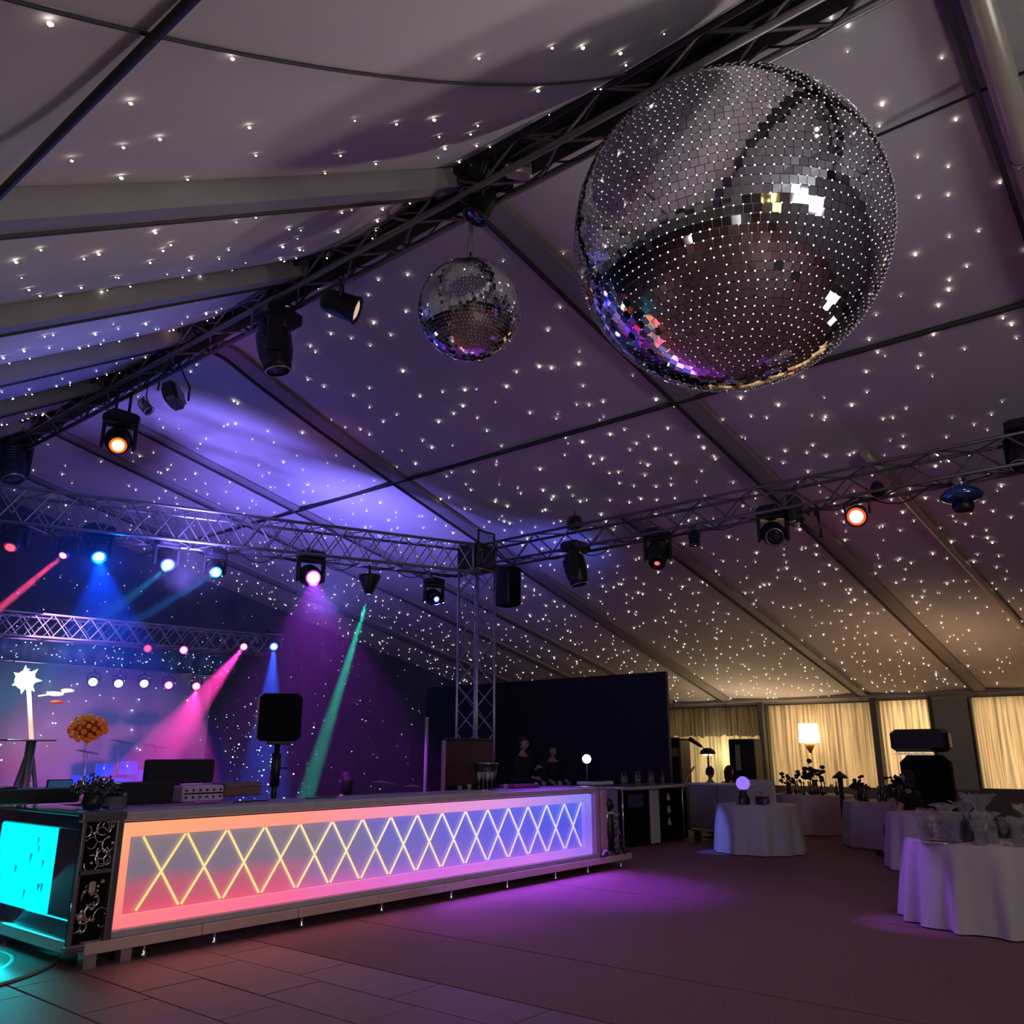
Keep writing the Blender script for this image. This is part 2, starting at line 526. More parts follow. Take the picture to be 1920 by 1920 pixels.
# curtained window bays of the right wall, lit from behind
def curtain_mat(name, c, tr):
    m = bpy.data.materials.new(name); m.use_nodes = True; nt = m.node_tree
    nt.nodes.remove(nt.nodes['Principled BSDF']); out = nt.nodes['Material Output']
    d = nt.nodes.new('ShaderNodeBsdfDiffuse'); t = nt.nodes.new('ShaderNodeBsdfTranslucent'); mx = nt.nodes.new('ShaderNodeMixShader')
    w = nt.nodes.new('ShaderNodeTexNoise'); w.inputs['Scale'].default_value = 1.0; w.inputs['Detail'].default_value = 5
    tc = nt.nodes.new('ShaderNodeTexCoord'); mp = nt.nodes.new('ShaderNodeMapping'); mp.inputs['Scale'].default_value = (2, 16, .5)
    nt.links.new(tc.outputs['Object'], mp.inputs[0]); nt.links.new(mp.outputs[0], w.inputs['Vector'])
    sh = nt.nodes.new('ShaderNodeMapRange'); sh.inputs[1].default_value = .36; sh.inputs[2].default_value = .62; nt.links.new(w.outputs['Fac'], sh.inputs[0])
    cr = nt.nodes.new('ShaderNodeMix'); cr.data_type = 'RGBA'
    cr.inputs[6].default_value = (*[q * .40 for q in c], 1); cr.inputs[7].default_value = (*c, 1)
    nt.links.new(sh.outputs[0], cr.inputs[0])
    nt.links.new(cr.outputs[2], d.inputs[0]); nt.links.new(cr.outputs[2], t.inputs[0])
    mx.inputs[0].default_value = tr
    nt.links.new(d.outputs[0], mx.inputs[1]); nt.links.new(t.outputs[0], mx.inputs[2]); nt.links.new(mx.outputs[0], out.inputs[0])
    return m

M_CURT = curtain_mat('curtain_reed', (0.94, 0.78, 0.58), 0.6)
M_CURT2 = curtain_mat('curtain_sheer', (0.95, 0.86, 0.62), 0.7)
M_CURT3 = curtain_mat('curtain_valance', (0.50, 0.45, 0.36), 0.5)
M_FRAME = mat('window_frame', (0.12, 0.12, 0.11), 0.5, metal=0.3)
for n_, (y0, y1, z0, z1, m_) in enumerate([(9.70, 13.4, 0.5, 2.84, M_CURT2), (6.72, 9.48, 0.5, 2.84, M_CURT), (5.36, 6.55, 0.6, 2.86, M_CURT), (0.6, 4.45, 0.82, 2.86, M_CURT)], 1):
    w = bpy.data.objects.new('window_%d' % n_, None); COL.objects.link(w); w['kind'] = 'structure'
    w.location = (22.5, 0, 0)
    mb = MB(); vs = []; n = int((y1 - y0) / 0.022)
    for k in range(n + 1):
        y = y0 + (y1 - y0) * k / n
        x = 0.05 * math.sin(y * 44 + 1.2 * math.sin(y * 9)) * 0.7 + 0.015 * math.sin(y * 107)
        vs += [(x + 0.15, y, z0), (x * .7 + 0.15, y, z1)]
    mb.add(vs, [[2 * k, 2 * k + 2, 2 * k + 3, 2 * k + 1] for k in range(n)], True)
    mb.build('curtain', m_, w)
    if n_ == 1:   # gathered short valance over the sheer
        mb = MB(); vs = []
        for k in range(n + 1):
            y = y0 + (y1 - y0) * k / n
            x = 0.03 * math.sin(y * 60)
            vs += [(x, y, 2.05 + 0.10 * noise.noise(Vector((y * 6, 0, 0)))), (x, y, z1)]
        mb.add(vs, [[2 * k, 2 * k + 2, 2 * k + 3, 2 * k + 1] for k in range(n)], True)
        mb.build('valance', M_CURT3, w)
    mb = MB()
    mb.box((0.05, y0 - .03, (z0 + z1) / 2), (.12, .06, z1 - z0)); mb.box((0.05, y1 + .03, (z0 + z1) / 2), (.12, .06, z1 - z0))
    mb.box((0.05, (y0 + y1) / 2, z1 + .04), (.12, y1 - y0 + .12, .08)); mb.box((0.05, (y0 + y1) / 2, z0 - .03), (.14, y1 - y0 + .12, .06))
    mb.build('window_frame', M_FRAME, w)
    lamp('curtain_backlight', 'AREA', (22.86, (y0 + y1) / 2, 1.7), (58 if n_ == 4 else 26 if n_ > 1 else 26), (1.0, 0.74, 0.42), (20, (y0 + y1) / 2, 1.7), y1 - y0, size_y=2.3)
lamp('curtain_glow', 'POINT', (22.3, 10.9, 1.55), 22, (1.0, 0.84, 0.5), None, 0.15)
M_PIER = mat('wall_panel', (0.30, 0.34, 0.31), 0.6, noise_amt=0.05)
for n_, (y0, y1) in enumerate([(4.48, 5.30), (-6, 0.5), (13.5, 17.8)], 2):
    mb = MB(); mb.box((22.52, (y0 + y1) / 2, 1.42), (0.06, y1 - y0, 2.84), bev=.01); mb.build('trim_%d' % n_, M_PIER, None, kind='structure')
for n_, y in enumerate([9.58, 6.63, 5.33], 5):
    mb = MB(); mb.box((22.40, y, 1.48), (0.16, 0.16 if n_ < 7 else .05, 2.95), bev=.02); mb.build('trim_%d' % n_, M_FRAME, None, kind='structure')
mb = MB(); mb.box((22.5, 6, 2.93), (0.10, 24, 0.10)); mb.build('trim_8', M_WALL, None, kind='structure')
mb = MB(); mb.box((22.5, 6, 0.4), (0.08, 24, 0.76)); mb.build('trim_9', M_FRAME, None, kind='structure')

# ---------------------------------------------------------------- trusses
CYL = MB().tube([(0, 0, -.5), (0, 0, .5)], 1.0, 6, cap=False).mesh('brace', M_ALU)
CYLD = MB().tube([(0, 0, -.5), (0, 0, .5)], 1.0, 6, cap=False).mesh('brace', M_ALUD)


def truss(p0, p1, size, label, step=None, material=None, br=0.011, cr=0.024, cross=False, name='box_truss', h=None):
    p0, p1 = Vector(p0), Vector(p1); L = (p1 - p0).length; ax = (p1 - p0).normalized()
    up = Vector((0, 0, 1)) if abs(ax.z) < 0.8 else Vector((0, 1, 0))
    sd = ax.cross(up).normalized(); up = sd.cross(ax).normalized()
    t = thing(name, label, 'truss', p0)
    material = material or M_ALU; cm = CYLD if material is M_ALUD else CYL
    hs = size / 2; hv = (h or size) / 2
    cor = [sd * a * hs + up * b * hv for a, b in ((-1, -1), (1, -1), (1, 1), (-1, 1))]
    for c in cor:
        MB().tube([c, c + ax * L], cr, 8).build('chord', material, t)
    step = step or size
    n = max(2, round(L / step)); st = L / n

    def strut(a, b, r=br):
        d = b - a
        inst(cm, 'brace', t, Matrix.Translation((a + b) / 2) @ align(d).to_4x4() @ Matrix.Diagonal((r, r, d.length, 1)))
    for f in range(4):
        a, b = cor[f], cor[(f + 1) % 4]
        for k in range(n):
            s0, s1 = (a, b) if (k + f) % 2 else (b, a)
            strut(s0 + ax * k * st, s1 + ax * (k + 1) * st)
            if cross and f % 2: strut(s1 + ax * k * st, s0 + ax * (k + 1) * st)
    mb = MB()
    for e in (0, n):
        for f in range(4):
            mb.tube([cor[f] + ax * e * st, cor[(f + 1) % 4] + ax * e * st], cr * .8, 6)
    mb.build('end_frame', material, t)
    return t

CORNER = Vector((10.2, 9.1, 0))
ZT = 4.72
truss((XR, -2.2, 6.44), (XR, 14.2, 6.44), 0.27, 'dark box truss running under the roof ridge', 0.42, M_ALUD, br=0.014, cr=0.03)
truss((10.2, 8.85, ZT), (10.2, -2.0, ZT + .05), 0.34, 'slim box truss crossing the hall to the right of the column', 0.36, M_ALUD, br=0.012, cr=0.022)
LT0, LT1 = Vector((10.0, 9.15, ZT - .06)), Vector((3.2, 11.75, ZT - .12))
truss(LT0, LT1, 0.46, 'wide box truss over the bar carrying the row of coloured stage lamps', 0.30, M_ALU, cross=True, br=0.010)
truss((10.2, 9.1, 0.06), (10.2, 9.1, 4.5), 0.42, 'upright box truss column standing behind the bar', 0.36, M_ALU, cross=True, br=0.009, cr=0.02, name='truss_column')
t = thing('corner_block', 'dark corner block joining the column to both overhead trusses', 'truss', (10.2, 9.1, ZT))
MB().box((0, 0, 0), (0.5, 0.5, 0.44), bev=.04).build('block', M_DARK, t)
mb = MB()
for a in range(8): mb.tube([(0, 0, .1), (0.38 * math.cos(a), 0.38 * math.sin(a), .3 * math.sin(a * 2.3))], 0.02, 6)
mb.tube([(-.2, -.2, .22), (-.2, -.2, .42), (.2, -.2, .42), (.2, -.2, .22)], 0.02, 6)
mb.build('clamp', M_DARK, t)
MB().box((10.2, 9.1, 0.03), (0.7, 0.7, 0.06), bev=.01).build('base_plate', M_DARK)
o = bpy.data.objects['base_plate']; tag(o, 'flat steel plate under the upright truss column', 'base plate')
ST0, ST1 = Vector((9.2, 13.5, 3.52)), Vector((2.6, 13.5, 3.36))
truss(ST0, ST1, 0.42, 'box truss across the front of the stage, below the main rig', 0.28, M_ALU, cross=True, br=0.010, cr=0.02, h=0.34)
truss((9.1, 14.4, 3.20), (2.6, 14.4, 3.10), 0.34, 'second stage truss hanging just behind and below the front one', 0.26, M_ALU, cross=True, br=0.010, cr=0.016, h=0.30)
M_VAL = mat('stage_valance', (0.03, 0.10, 0.16), 0.5, noise_amt=0.4, noise_scale=6)
t = thing('stage_valance', 'dark teal glittering valance hung under the stage truss', 'valance', (5.9, 14.15, 3.07))
mb = MB(); n = 160; vs = []
for k in range(n + 1):
    x = -3.3 + 6.4 * k / n; y = .03 * math.sin(k * .8)
    vs += [(x, y, -.10), (x, y, .26), (x, y + .02, .26), (x, y + .02, -.10)]
fs = []
for k in range(n):
    for e in range(4): fs.append([4 * k + e, 4 * k + (e + 1) % 4, 4 * k + 4 + (e + 1) % 4, 4 * k + 4 + e])
mb.add(vs, fs, True); mb.build('cloth', M_VAL, t)
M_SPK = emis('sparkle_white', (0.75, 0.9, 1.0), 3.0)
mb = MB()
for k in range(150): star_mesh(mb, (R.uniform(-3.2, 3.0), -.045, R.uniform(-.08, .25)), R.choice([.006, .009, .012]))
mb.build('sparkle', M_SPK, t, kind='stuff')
mb = MB(); mb.tube([(-3.3, -.05, -.12), (3.1, -.05, -.12)], .012, 6); mb.tube([(-1.9, -.06, -.12), (-.7, -.06, -.13)], .022, 6)
mb.build('hem_rail', M_CHROME, t)

# star cloth behind the stage: tiny white points over the back wall
mb = MB()
for k in range(420):
    x = R.uniform(1, 21); z = R.uniform(0.3, 5.6)
    if z < zroof(x) - .15: star_mesh(mb, (x, 17.82, z), R.choice([.006, .008, .010, .014]))
for k in range(120):
    x = R.gauss(12.2, .8); z = R.uniform(.3, 2.9)
    star_mesh(mb, (x, 17.80, z), R.choice([.010, .016, .026]))
tag(mb.build('star_cloth_light', M_SPK), 'tiny white sparkles scattered over the navy cloth at the far end', 'lights', None, 'stuff')

# ---------------------------------------------------------------- mirror balls
M_CORE = mat('ball_core', (0.02, 0.02, 0.025), 0.6, noise_amt=0)
M_BEAD = mat('ball_bead', (0.95, 0.94, 0.93), 0.5, noise_amt=0)


def mirror_ball(name, label, c, rad, tile, single, jit, seed, bead):
    rr = random.Random(seed)
    t = thing(name, label, 'mirror ball', c)
    MB().ball((0, 0, 0), rad - 0.006, 64).build('core', M_CORE, t)
    unit = MB().box((0, 0, 0), (1, 1, 0.006)).mesh('mirror_tile', M_MIRROR)
    rows = int(round(PI * rad / tile)); L = []
    bm_ = MB()
    for i in range(1, rows):
        la = -PI / 2 + PI * (i + .5) / rows if i < rows else 0
        n = max(4, int(round(2 * PI * rad * math.cos(la) / tile)))
        w = 2 * PI * rad * math.cos(la) / n
        for k in range(n):
            lo = 2 * PI * (k + .5 * (i % 2) * 0) / n
            nrm = Vector((math.cos(la) * math.cos(lo), math.cos(la) * math.sin(lo), math.sin(la)))
            e = Vector((-math.sin(lo), math.cos(lo), 0)); u = nrm.cross(e)
            n2 = (nrm + e * rr.gauss(0, jit) + u * rr.gauss(0, jit)).normalized()
            e2 = (e - n2 * e.dot(n2)).normalized(); u2 = n2.cross(e2)
            M = Matrix((e2, u2, n2)).transposed().to_4x4()
            M = Matrix.Translation(nrm * rad) @ M @ Matrix.Diagonal((w * .93, tile * .93, 1, 1))
            wp = Vector(c) + nrm * rad
            view = (EYE - wp); fac = view.normalized().dot(nrm)
            L.append((-(fac) * w * tile / view.length ** 2, M))
            # corner bead added to stand in for the glints between tiles
            lo2 = 2 * PI * (k + .5) / n; la2 = la + PI / rows / 2
            if rr.random() < .85:
                nb = Vector((math.cos(la2) * math.cos(lo2), math.cos(la2) * math.sin(lo2), math.sin(la2)))
                o = len(bm_.v); ee = Vector((-math.sin(lo2), math.cos(lo2), 0)); uu = nb.cross(ee); b = bead * rr.uniform(.7, 1.15); p = nb * (rad + .004)
                bm_.add([p + ee * b, p + uu * b, p - ee * b, p - uu * b, p + nb * b * .7], [[0, 1, 4], [1, 2, 4], [2, 3, 4], [3, 0, 4]], True)
    L.sort(key=lambda q: q[0])
    for _, M in L[:single]: inst(unit, 'mirror_tile', t, M)
    mb = MB()
    base = [Vector(v) for v in ((-.5, -.5, -.003), (.5, -.5, -.003), (.5, .5, -.003), (-.5, .5, -.003), (-.5, -.5, .003), (.5, -.5, .003), (.5, .5, .003), (-.5, .5, .003))]
    fc = [[4, 5, 6, 7], [0, 1, 5, 4], [1, 2, 6, 5], [2, 3, 7, 6], [3, 0, 4, 7]]
    for _, M in L[single:]: mb.add([M @ v for v in base], fc, False)
    mb.build('mirror_tile_field', M_MIRROR, t, kind='stuff')
    bm_.build('glint_bead', M_BEAD, t, kind='stuff')
    mb = MB(); mb.lathe([(0.10 * rad, rad - .02), (0.10 * rad, rad + .03), (.03 * rad, rad + .05), (.03 * rad, rad + .12)], 16)
    mb.build('top_cap', M_SILVER, t)
    top = 6.32 - c[2]
    mb = MB()
    if rad > .8:
        mb.tube([(0, 0, rad + .1), (-.02, .02, top)], .016, 6); mb.tube([(.05, -.1, rad), (0, 0, rad + .26), (-.05, .12, rad)], .010, 6)
        mb.tube([(.1, -.12, rad - .01), (0, 0, top)], .008, 6)
        mb.lathe([(.01, rad + .1), (.045, rad + .16), (.045, rad + .24), (.01, rad + .30)], 10)
    else:
        for dx in (-.03, .0, .03): mb.tube([(dx, 0, rad + .02), (dx * .5, 0, top)], .005, 5)
        mb.tube([(-.09, -.04, rad - .01), (-.03, 0, rad + .24)], .004, 5); mb.tube([(.09, .04, rad - .01), (.03, 0, rad + .24)], .004, 5)
    mb.build('hanging_wire', M_WIRE, t)
    return t

BALL = Vector((XR, 1.99, 4.95))
mirror_ball('mirror_ball', 'giant mirror ball hanging from the ridge truss', BALL, 1.035, 0.052, 300, 0.010, 5, 0.0065)
SBALL = Vector((XR, 4.34, 5.24))
mirror_ball('mirror_ball', 'smaller mirror ball hung on thin wires, about a third of the giant one', SBALL, 0.437, 0.030, 0, 0.035, 9, 0.003)
fill_pos = Vector((-0.6, -1.2, 2.2))
lamp('ball_fill_spot', 'SPOT', fill_pos, 2000, (1, .97, .95), BALL, 0.06, 2 * math.asin(0.985 / (BALL - fill_pos).length), 0.05)  # unseen spot added to light the beads of the giant ball
fill_pos2 = Vector((1.2, 0.2, 2.2))
lamp('ball_fill_spot', 'SPOT', fill_pos2, 600, (1, .97, .98), SBALL, 0.05, 2 * math.asin(.405 / (SBALL - fill_pos2).length), 0.05)  # same added spot for the beads of the smaller ball

# ---------------------------------------------------------------- lamps of the rig
TD = (LT1 - LT0).normalized(); TN = Vector((TD.y, -TD.x, 0))


def on_left(px, py, off=0.0):
    r = ray(px, py); P = LT0 + TN * off
    return EYE + r * ((P - EYE).dot(TN) / r.dot(TN))


def glow_mat(name, c, s): return emis('lens_' + name, c, s)
HUES = {'orange': ((1.0, .80, .30), 3.0, (1.0, .10, .005), 2.0), 'magenta': ((1.0, .95, .90), 3.0, (.95, .06, .85), 1.8), 'blue': ((.75, .92, 1.0), 3.0, (.0, .16, 1.0), 2.6),
        'deep': ((.55, .85, 1.0), 2.5, (.0, .07, 1.0), 1.0), 'cyan': ((.80, 1.0, .85), 1.6, (.03, .75, .65), 1.5), 'white': ((1.0, .92, .90), 4.0, (.95, .6, .6), 1.5),
        'red': ((1.0, .88, .80), 5.0, (1.0, .05, .01), 2.6), 'pink': ((1.0, .90, .95), 3.0, (1.0, .12, .5), 2.0), 'dim_pink': ((1.0, .16, .25), 1.0, (.5, .03, .08), .5),
        'dim_warm': ((1.0, .66, .56), .65, (.7, .42, .36), .5), 'green': ((.3, 1.0, .8), 4.0, (.05, .8, .5), 2.0), 'warmw': ((1.0, .95, .75), 3.0, (.9, .75, .4), 1.5)}
LENS = {k: [emis('lens_core_' + k, v[0], v[1]), emis('lens_rim_' + k, v[2], v[3])] for k, v in HUES.items()}
LENS_CORE = .70


LASTL = [None]


def moving_head(pos, top, aim, label, col=None, s=1.0, lensr=1.0, group=None, yaw=0.0):
    """pos: centre of the tilting head, top: z of the chord it hangs from, aim: direction the lens looks"""
    pos = Vector(pos); aim = Vector(aim).normalized()
    h = top - pos.z
    LASTL[0] = pos + aim * .25 * s
    t = thing('moving_head', label, 'stage light', (pos.x, pos.y, top), yaw, group)
    Ry = Matrix.Rotation(-yaw, 3, 'Z'); aim = Ry @ aim
    hz = -h
    yk = 0.16 * s
    bz = hz + 0.24 * s     # underside of the base
    mb = MB(); mb.box((0, 0, bz + .06 * s), (.36 * s, .28 * s, .13 * s), bev=.03 * s); mb.build('base', M_BLACK, t)
    mb = MB()
    for sx in (-1, 1):
        mb.tube([(sx * .08 * s, 0, bz + .12 * s), (sx * .08 * s, 0, -.02)], .018 * s, 6)
        mb.tube([(sx * .08 * s, -.04, .0), (sx * .08 * s, .0, .035), (sx * .08 * s, .04, 0), (sx * .08 * s, 0, -.03), (sx * .08 * s, -.04, 0)], .012 * s, 6)
    mb.build('clamp', M_DARK, t)
    hx = Vector((aim.y, -aim.x, 0))
    hx = hx.normalized() if hx.length > .05 else Vector((1, 0, 0))
    mb = MB()
    Mr = Matrix((hx, Vector((0, 0, 1)).cross(hx), Vector((0, 0, 1)))).transposed()
    for sx in (-1, 1):
        mb.box(Mr @ Vector((sx * .175 * s, 0, 0)) + Vector((0, 0, hz + .08 * s)), (.045 * s, .13 * s, .34 * s), Mr, bev=.015 * s)
    mb.box((0, 0, bz - .02 * s), (.38 * s, .16 * s, .05 * s), Mr, bev=.015 * s)
    mb.build('yoke', M_BLACK, t)
    A = align(aim)
    hd = MB()
    hd.lathe([(.001, -.24 * s), (.07 * s, -.235 * s), (.115 * s, -.20 * s), (.14 * s, -.12 * s), (.148 * s, -.02 * s), (.14 * s, .08 * s), (.118 * s, .15 * s), (.118 * s, .20 * s), (.105 * s, .205 * s), (.10 * s, .17 * s)], 20, A, (0, 0, hz))
    for k in range(5):
        hd.lathe([(.150 * s, (-.14 + k * .035) * s), (.153 * s, (-.13 + k * .035) * s), (.150 * s, (-.12 + k * .035) * s)], 20, A, (0, 0, hz))
    head = hd.build('head', M_BLACK, t)
    ln = MB(); q = .098 * s * lensr
    ln.lathe([(q * LENS_CORE, .2 * s), (q * .4, .207 * s), (.001, .21 * s)], 20, A, (0, 0, hz), caps=False)
    ln.cur = 1; ln.lathe([(q, .175 * s), (q * .95, .19 * s), (q * LENS_CORE, .2 * s)], 20, A, (0, 0, hz), caps=False)
    ln.build('lens', LENS[col] if col else [M_LENS, M_LENS], head)
    MB().lathe([(q, .17 * s), (q * 1.12, .19 * s), (q * 1.12, .21 * s), (q, .212 * s)], 20, A, (0, 0, hz), caps=False).build('bezel', M_DARK if col else M_SILVER, head)
    return t


def par_can(pos, top, aim, label, col, s=1.0, group=None, cat='stage light', body=None, name='par_can', long=1.0):
    pos = Vector(pos); aim = Vector(aim).normalized()
    LASTL[0] = pos + aim * .16 * s
    t = thing(name, label, cat, (pos.x, pos.y, top), 0, group)
    hz = pos.z - top; A = align(aim)
    hx = Vector((aim.y, -aim.x, 0)); hx = hx.normalized() if hx.length > .05 else Vector((1, 0, 0))
    b = MB(); L = long
    b.lathe([(.001, -.15 * s * L), (.06 * s, -.145 * s * L), (.085 * s, -.11 * s * L), (.095 * s, -.02), (.10 * s, .11 * s), (.108 * s, .115 * s), (.108 * s, .13 * s), (.092 * s, .13 * s), (.09 * s, .10 * s)], 18, A, (0, 0, hz))
    bo = b.build('body', body or M_BLACK, t)
    ln = MB(); ln.lathe([(.065 * s, .120 * s), (.04 * s, .124 * s), (.001, .128 * s)], 18, A, (0, 0, hz), caps=False)
    ln.cur = 1; ln.lathe([(.092 * s, .10 * s), (.082 * s, .112 * s), (.065 * s, .120 * s)], 18, A, (0, 0, hz), caps=False)
    ln.build('lens', LENS[col] if col else [M_LENS, M_LENS], bo)
    y = MB()
    c0 = Vector((0, 0, hz))
    y.tube([c0 + hx * .115 * s, c0 + hx * .12 * s + Vector((0, 0, .13 * s)), c0 + Vector((0, 0, .18 * s)), c0 - hx * .12 * s + Vector((0, 0, .13 * s)), c0 - hx * .115 * s], .012 * s, 6)
    y.tube([c0 + Vector((0, 0, .17 * s)), (0, 0, .02)], .012 * s, 6)
    y.build('yoke', M_DARK, t)
    return t

zr = 6.32   # underside of the ridge truss
# ridge truss
p = at(516, 655, 0, XR)
moving_head(p, zr - .02, (.15, -.12, -1), 'largest unlit moving head light on the ridge truss, pointing straight down', None, 1.25)
p = at(640, 572, 0, XR)
par_can(p, zr, (.62, -.62, -.30), 'can light with pale lens facing the room, right of the big unlit moving head', 'dim_warm', 1.35)
p = at(222, 828, 0, XR)
moving_head(p, zr - .02, (-.35, -.8, -.55), 'moving head light glowing orange on the ridge truss', 'orange', 1.1)
p = at(325, 742, 0, XR)
t = thing('flood_light', 'rectangular flood light with a grey glass face on the ridge truss', 'stage light', (p.x, p.y, zr))
Mq = align(Vector((.5, -.55, .25)))
MB().box((0, 0, p.z - zr), (.38, .26, .18), Mq, bev=.04).build('housing', M_BLACK, t)
MB().box(Vector((0, 0, p.z - zr)) + Mq @ Vector((0, 0, .092)), (.30, .19, .012), Mq, bev=.01).build('glass_face', mat('grey_glass', (.32, .28, .26), .2), t)
MB().tube([(-.2, 0, p.z - zr), (-.2, 0, p.z - zr + .18), (0, 0, -.02), (.2, 0, p.z - zr + .18), (.2, 0, p.z - zr)], .014, 6).build('yoke', M_DARK, t)
p = at(272, 762, 0, XR)
par_can(p, zr, (.4, -.5, -.7), 'small chrome can light tucked between the flood light and the orange moving head', None, .7, body=M_SILVER)
p = at(20, 870, 0, XR)
moving_head(p, zr - .1, (.1, -.4, -.9), 'dark moving head light at the far left end of the ridge truss', None, 1.5)
# cluster by the small ball
p = at(925, 325, 0, XR)
moving_head(p, zr + .06, (.75, -.5, -.25), 'black moving head light beside the wires of the small mirror ball', None, .95)
p = at(903, 385, 0, XR)
par_can(p, zr, (-.3, .3, -.9), 'black can light hanging under the moving head beside the small ball wires', None, 1.1)
p = at(878, 370, 0, XR)
par_can(p, zr, (-.6, -.4, -.35), 'small can light with a blue gel next to the small ball wires', None, .7, body=mat('blue_gel', (.12, .28, .55), .3))
p = at(970, 322, 0, XR)
par_can(p, zr + .02, (.8, -.5, .1), 'chrome rimmed can light at the upper end of the lamp cluster', None, .8, body=M_SILVER)

# left (bar) truss. aim directions towards the room
room = Vector((-.35, -.85, -.35))
lz = 4.36
p = on_left(28, 1012); moving_head(p, lz, (-.4, -.5, -.75), 'moving head light with faint red lens at the left end of the bar truss', 'dim_pink', .85)
p = on_left(124, 1040); moving_head(p + Vector((0, 0, .04)), lz, (-.55, -.5, -.65), 'small moving head light glowing magenta with a red beam on the bar truss', 'magenta', .55); L_RED = LASTL[0]
p = on_left(182, 1032); moving_head(p, lz + .06, (-.15, -.75, -.6), 'moving head light glowing white blue over the glass vase', 'blue', .95); L_BLUE = LASTL[0]
p = on_left(311, 1050); moving_head(p, lz + .08, (-.2, -.75, -.55), 'moving head light with pale turquoise lens on the bar truss', 'cyan', .85); L_TURQ = LASTL[0]
p = on_left(402, 1068); moving_head(p, lz, (-.3, -.8, -.4), 'moving head light with pale aqua lens, right of the turquoise one', 'cyan', .8); L_AQUA = LASTL[0]
p = on_left(582, 1080); moving_head(p, lz, (-.38, -.85, -.30), 'brightest magenta moving head light in the middle of the bar truss', 'magenta', 1.05, 1.2); L_MAG = LASTL[0]
p = on_left(813, 1120); moving_head(p, lz, (-.4, -.75, -.30), 'moving head light with small blue lens close to the column', 'deep', .85, .62); L_DEEP = LASTL[0]
p = on_left(692, 1098)
t = thing('beam_light', 'cone shaped pendant light that throws the green beam onto the bar', 'stage light', (p.x, p.y, lz + .02))
dz = p.z - lz
mb = MB(); mb.lathe([(.17, dz + .14), (.165, dz + .10), (.07, dz - .12), (.045, dz - .16), (.04, dz - .13)], 20); mb.tube([(0, 0, dz + .12), (0, 0, .02)], .02, 6)
mb.build('housing', M_DARK, t)
MB().lathe([(.04, dz - .15), (.001, dz - .155)], 12).build('lens', LENS['green'], t)
GREEN = p + Vector((0, 0, -.17))
# lights shining into haze
BEAMS = [
    ('green_beam', GREEN, at(572, 1500, 1, 10.7), 26000, (.02, 1.0, .62), math.radians(5.2)),
    ('red_beam', L_RED, on_left(-60, 1190), 40000, (1, .08, .22), math.radians(5)),
    ('blue_beam', L_BLUE, at(200, 1300, 1, 12.3), 4200, (.0, .05, 1), math.radians(50)),
    ('turquoise_beam', L_TURQ, at(225, 1130, 1, 11.6), 14000, (.02, .45, 1), math.radians(11)),
    ('aqua_beam', L_AQUA, at(250, 1165, 1, 11.6), 22000, (.02, .25, 1), math.radians(7)),
    ('magenta_beam', L_MAG, at(585, 1400, 1, 10.6), 900, (.45, .03, .95), math.radians(75)),
    ('deep_blue_beam', L_DEEP, at(790, 1330, 1, 10.4), 120, (.1, .1, 1), math.radians(50)),
]
for nm, a, b, e, c, s_ in BEAMS:
    lamp(nm, 'SPOT', a, e, c, b, .03, s_, .25)
lamp('magenta_bloom', 'SPOT', L_MAG + Vector((0, .1, .02)), 1000, (.62, .02, 1.0), L_MAG + Vector((0, 1.2, -1.1)), .04, 2.75, .2)
lamp('blue_bloom', 'POINT', L_BLUE + Vector((0, 0, -.06)), 60, (.0, .06, 1.0), None, .04)

# stage lamps
for px, py, col, lb, s_ in [(278, 1215, 'dim_pink', 'dim square pink stage lamp on the second stage truss', .8), (345, 1218, 'magenta', 'small magenta stage lamp right of the dim square pink one', .75),
                            (457, 1212, 'pink', 'pale pink stage lamp at the right end of the stage truss, throwing the pink beam', .7)]:
    p = at(px, py, 1, 13.25); par_can(p, 3.38, (-.5, -.8, -.2), lb, col, s_); L_PINK = LASTL[0]
p = at(512, 1208, 1, 13.25); moving_head(p, 3.46, (-.4, -.75, -.35), 'blue moving head light just past the right end of the stage truss', 'blue', .8); L_SBLUE = LASTL[0]
MB().box((p.x - .2, 13.4, 3.50), (.9, .06, .06)).build('outrigger_bar', M_DARK)
tag(bpy.data.objects['outrigger_bar'], 'short dark bar holding the blue moving head past the stage truss', 'bar')
ROW = [(175, 1277, 'warmw', 'pale yellow round stage lamp above the orange flower bouquet'), (223, 1280, 'white', 'second white stage lamp of the row, tilted down to the right'),
       (270, 1280, 'white', 'white round stage lamp in the middle of the row under the valance'), (316, 1283, 'pink', 'white pink stage lamp, second from the right of the row'),
       (368, 1285, 'pink', 'pink stage lamp at the right end of the row under the valance')]
for k, (px, py, col, lb) in enumerate(ROW):
    p = at(px, py, 1, 15.2); par_can(p, 3.05, (-.42 - .05 * math.sin(k * 2), -.85, -.25), lb, col, .85); L_ROW = LASTL[0]
MB().tube([(4.2, 15.2, 3.07), (9.4, 15.2, 3.07)], .025, 8).build('lamp_bar', M_DARK)
tag(bpy.data.objects['lamp_bar'], 'dark rail over the row of white and pink stage lamps', 'rail')
lamp('stage_pink_beam', 'SPOT', L_PINK, 9000, (1, .04, .42), at(330, 1370, 1, 12.6), .03, math.radians(15), .25)
lamp('stage_pink_down', 'SPOT', L_ROW + Vector((0, 0, -.05)), 1300, (1, .05, .42), at(345, 1400, 1, 14.7), .03, math.radians(50), .4)
lamp('stage_blue_beam', 'SPOT', L_SBLUE, 6000, (.02, .10, 1), at(500, 1400, 1, 13.0), .03, math.radians(24), .4)
lamp('stage_teal_wash', 'SPOT', at(90, 1285, 1, 13.8), 60, (.02, .85, .8), at(130, 1290, 1, 15.8), .05, math.radians(70), .6)
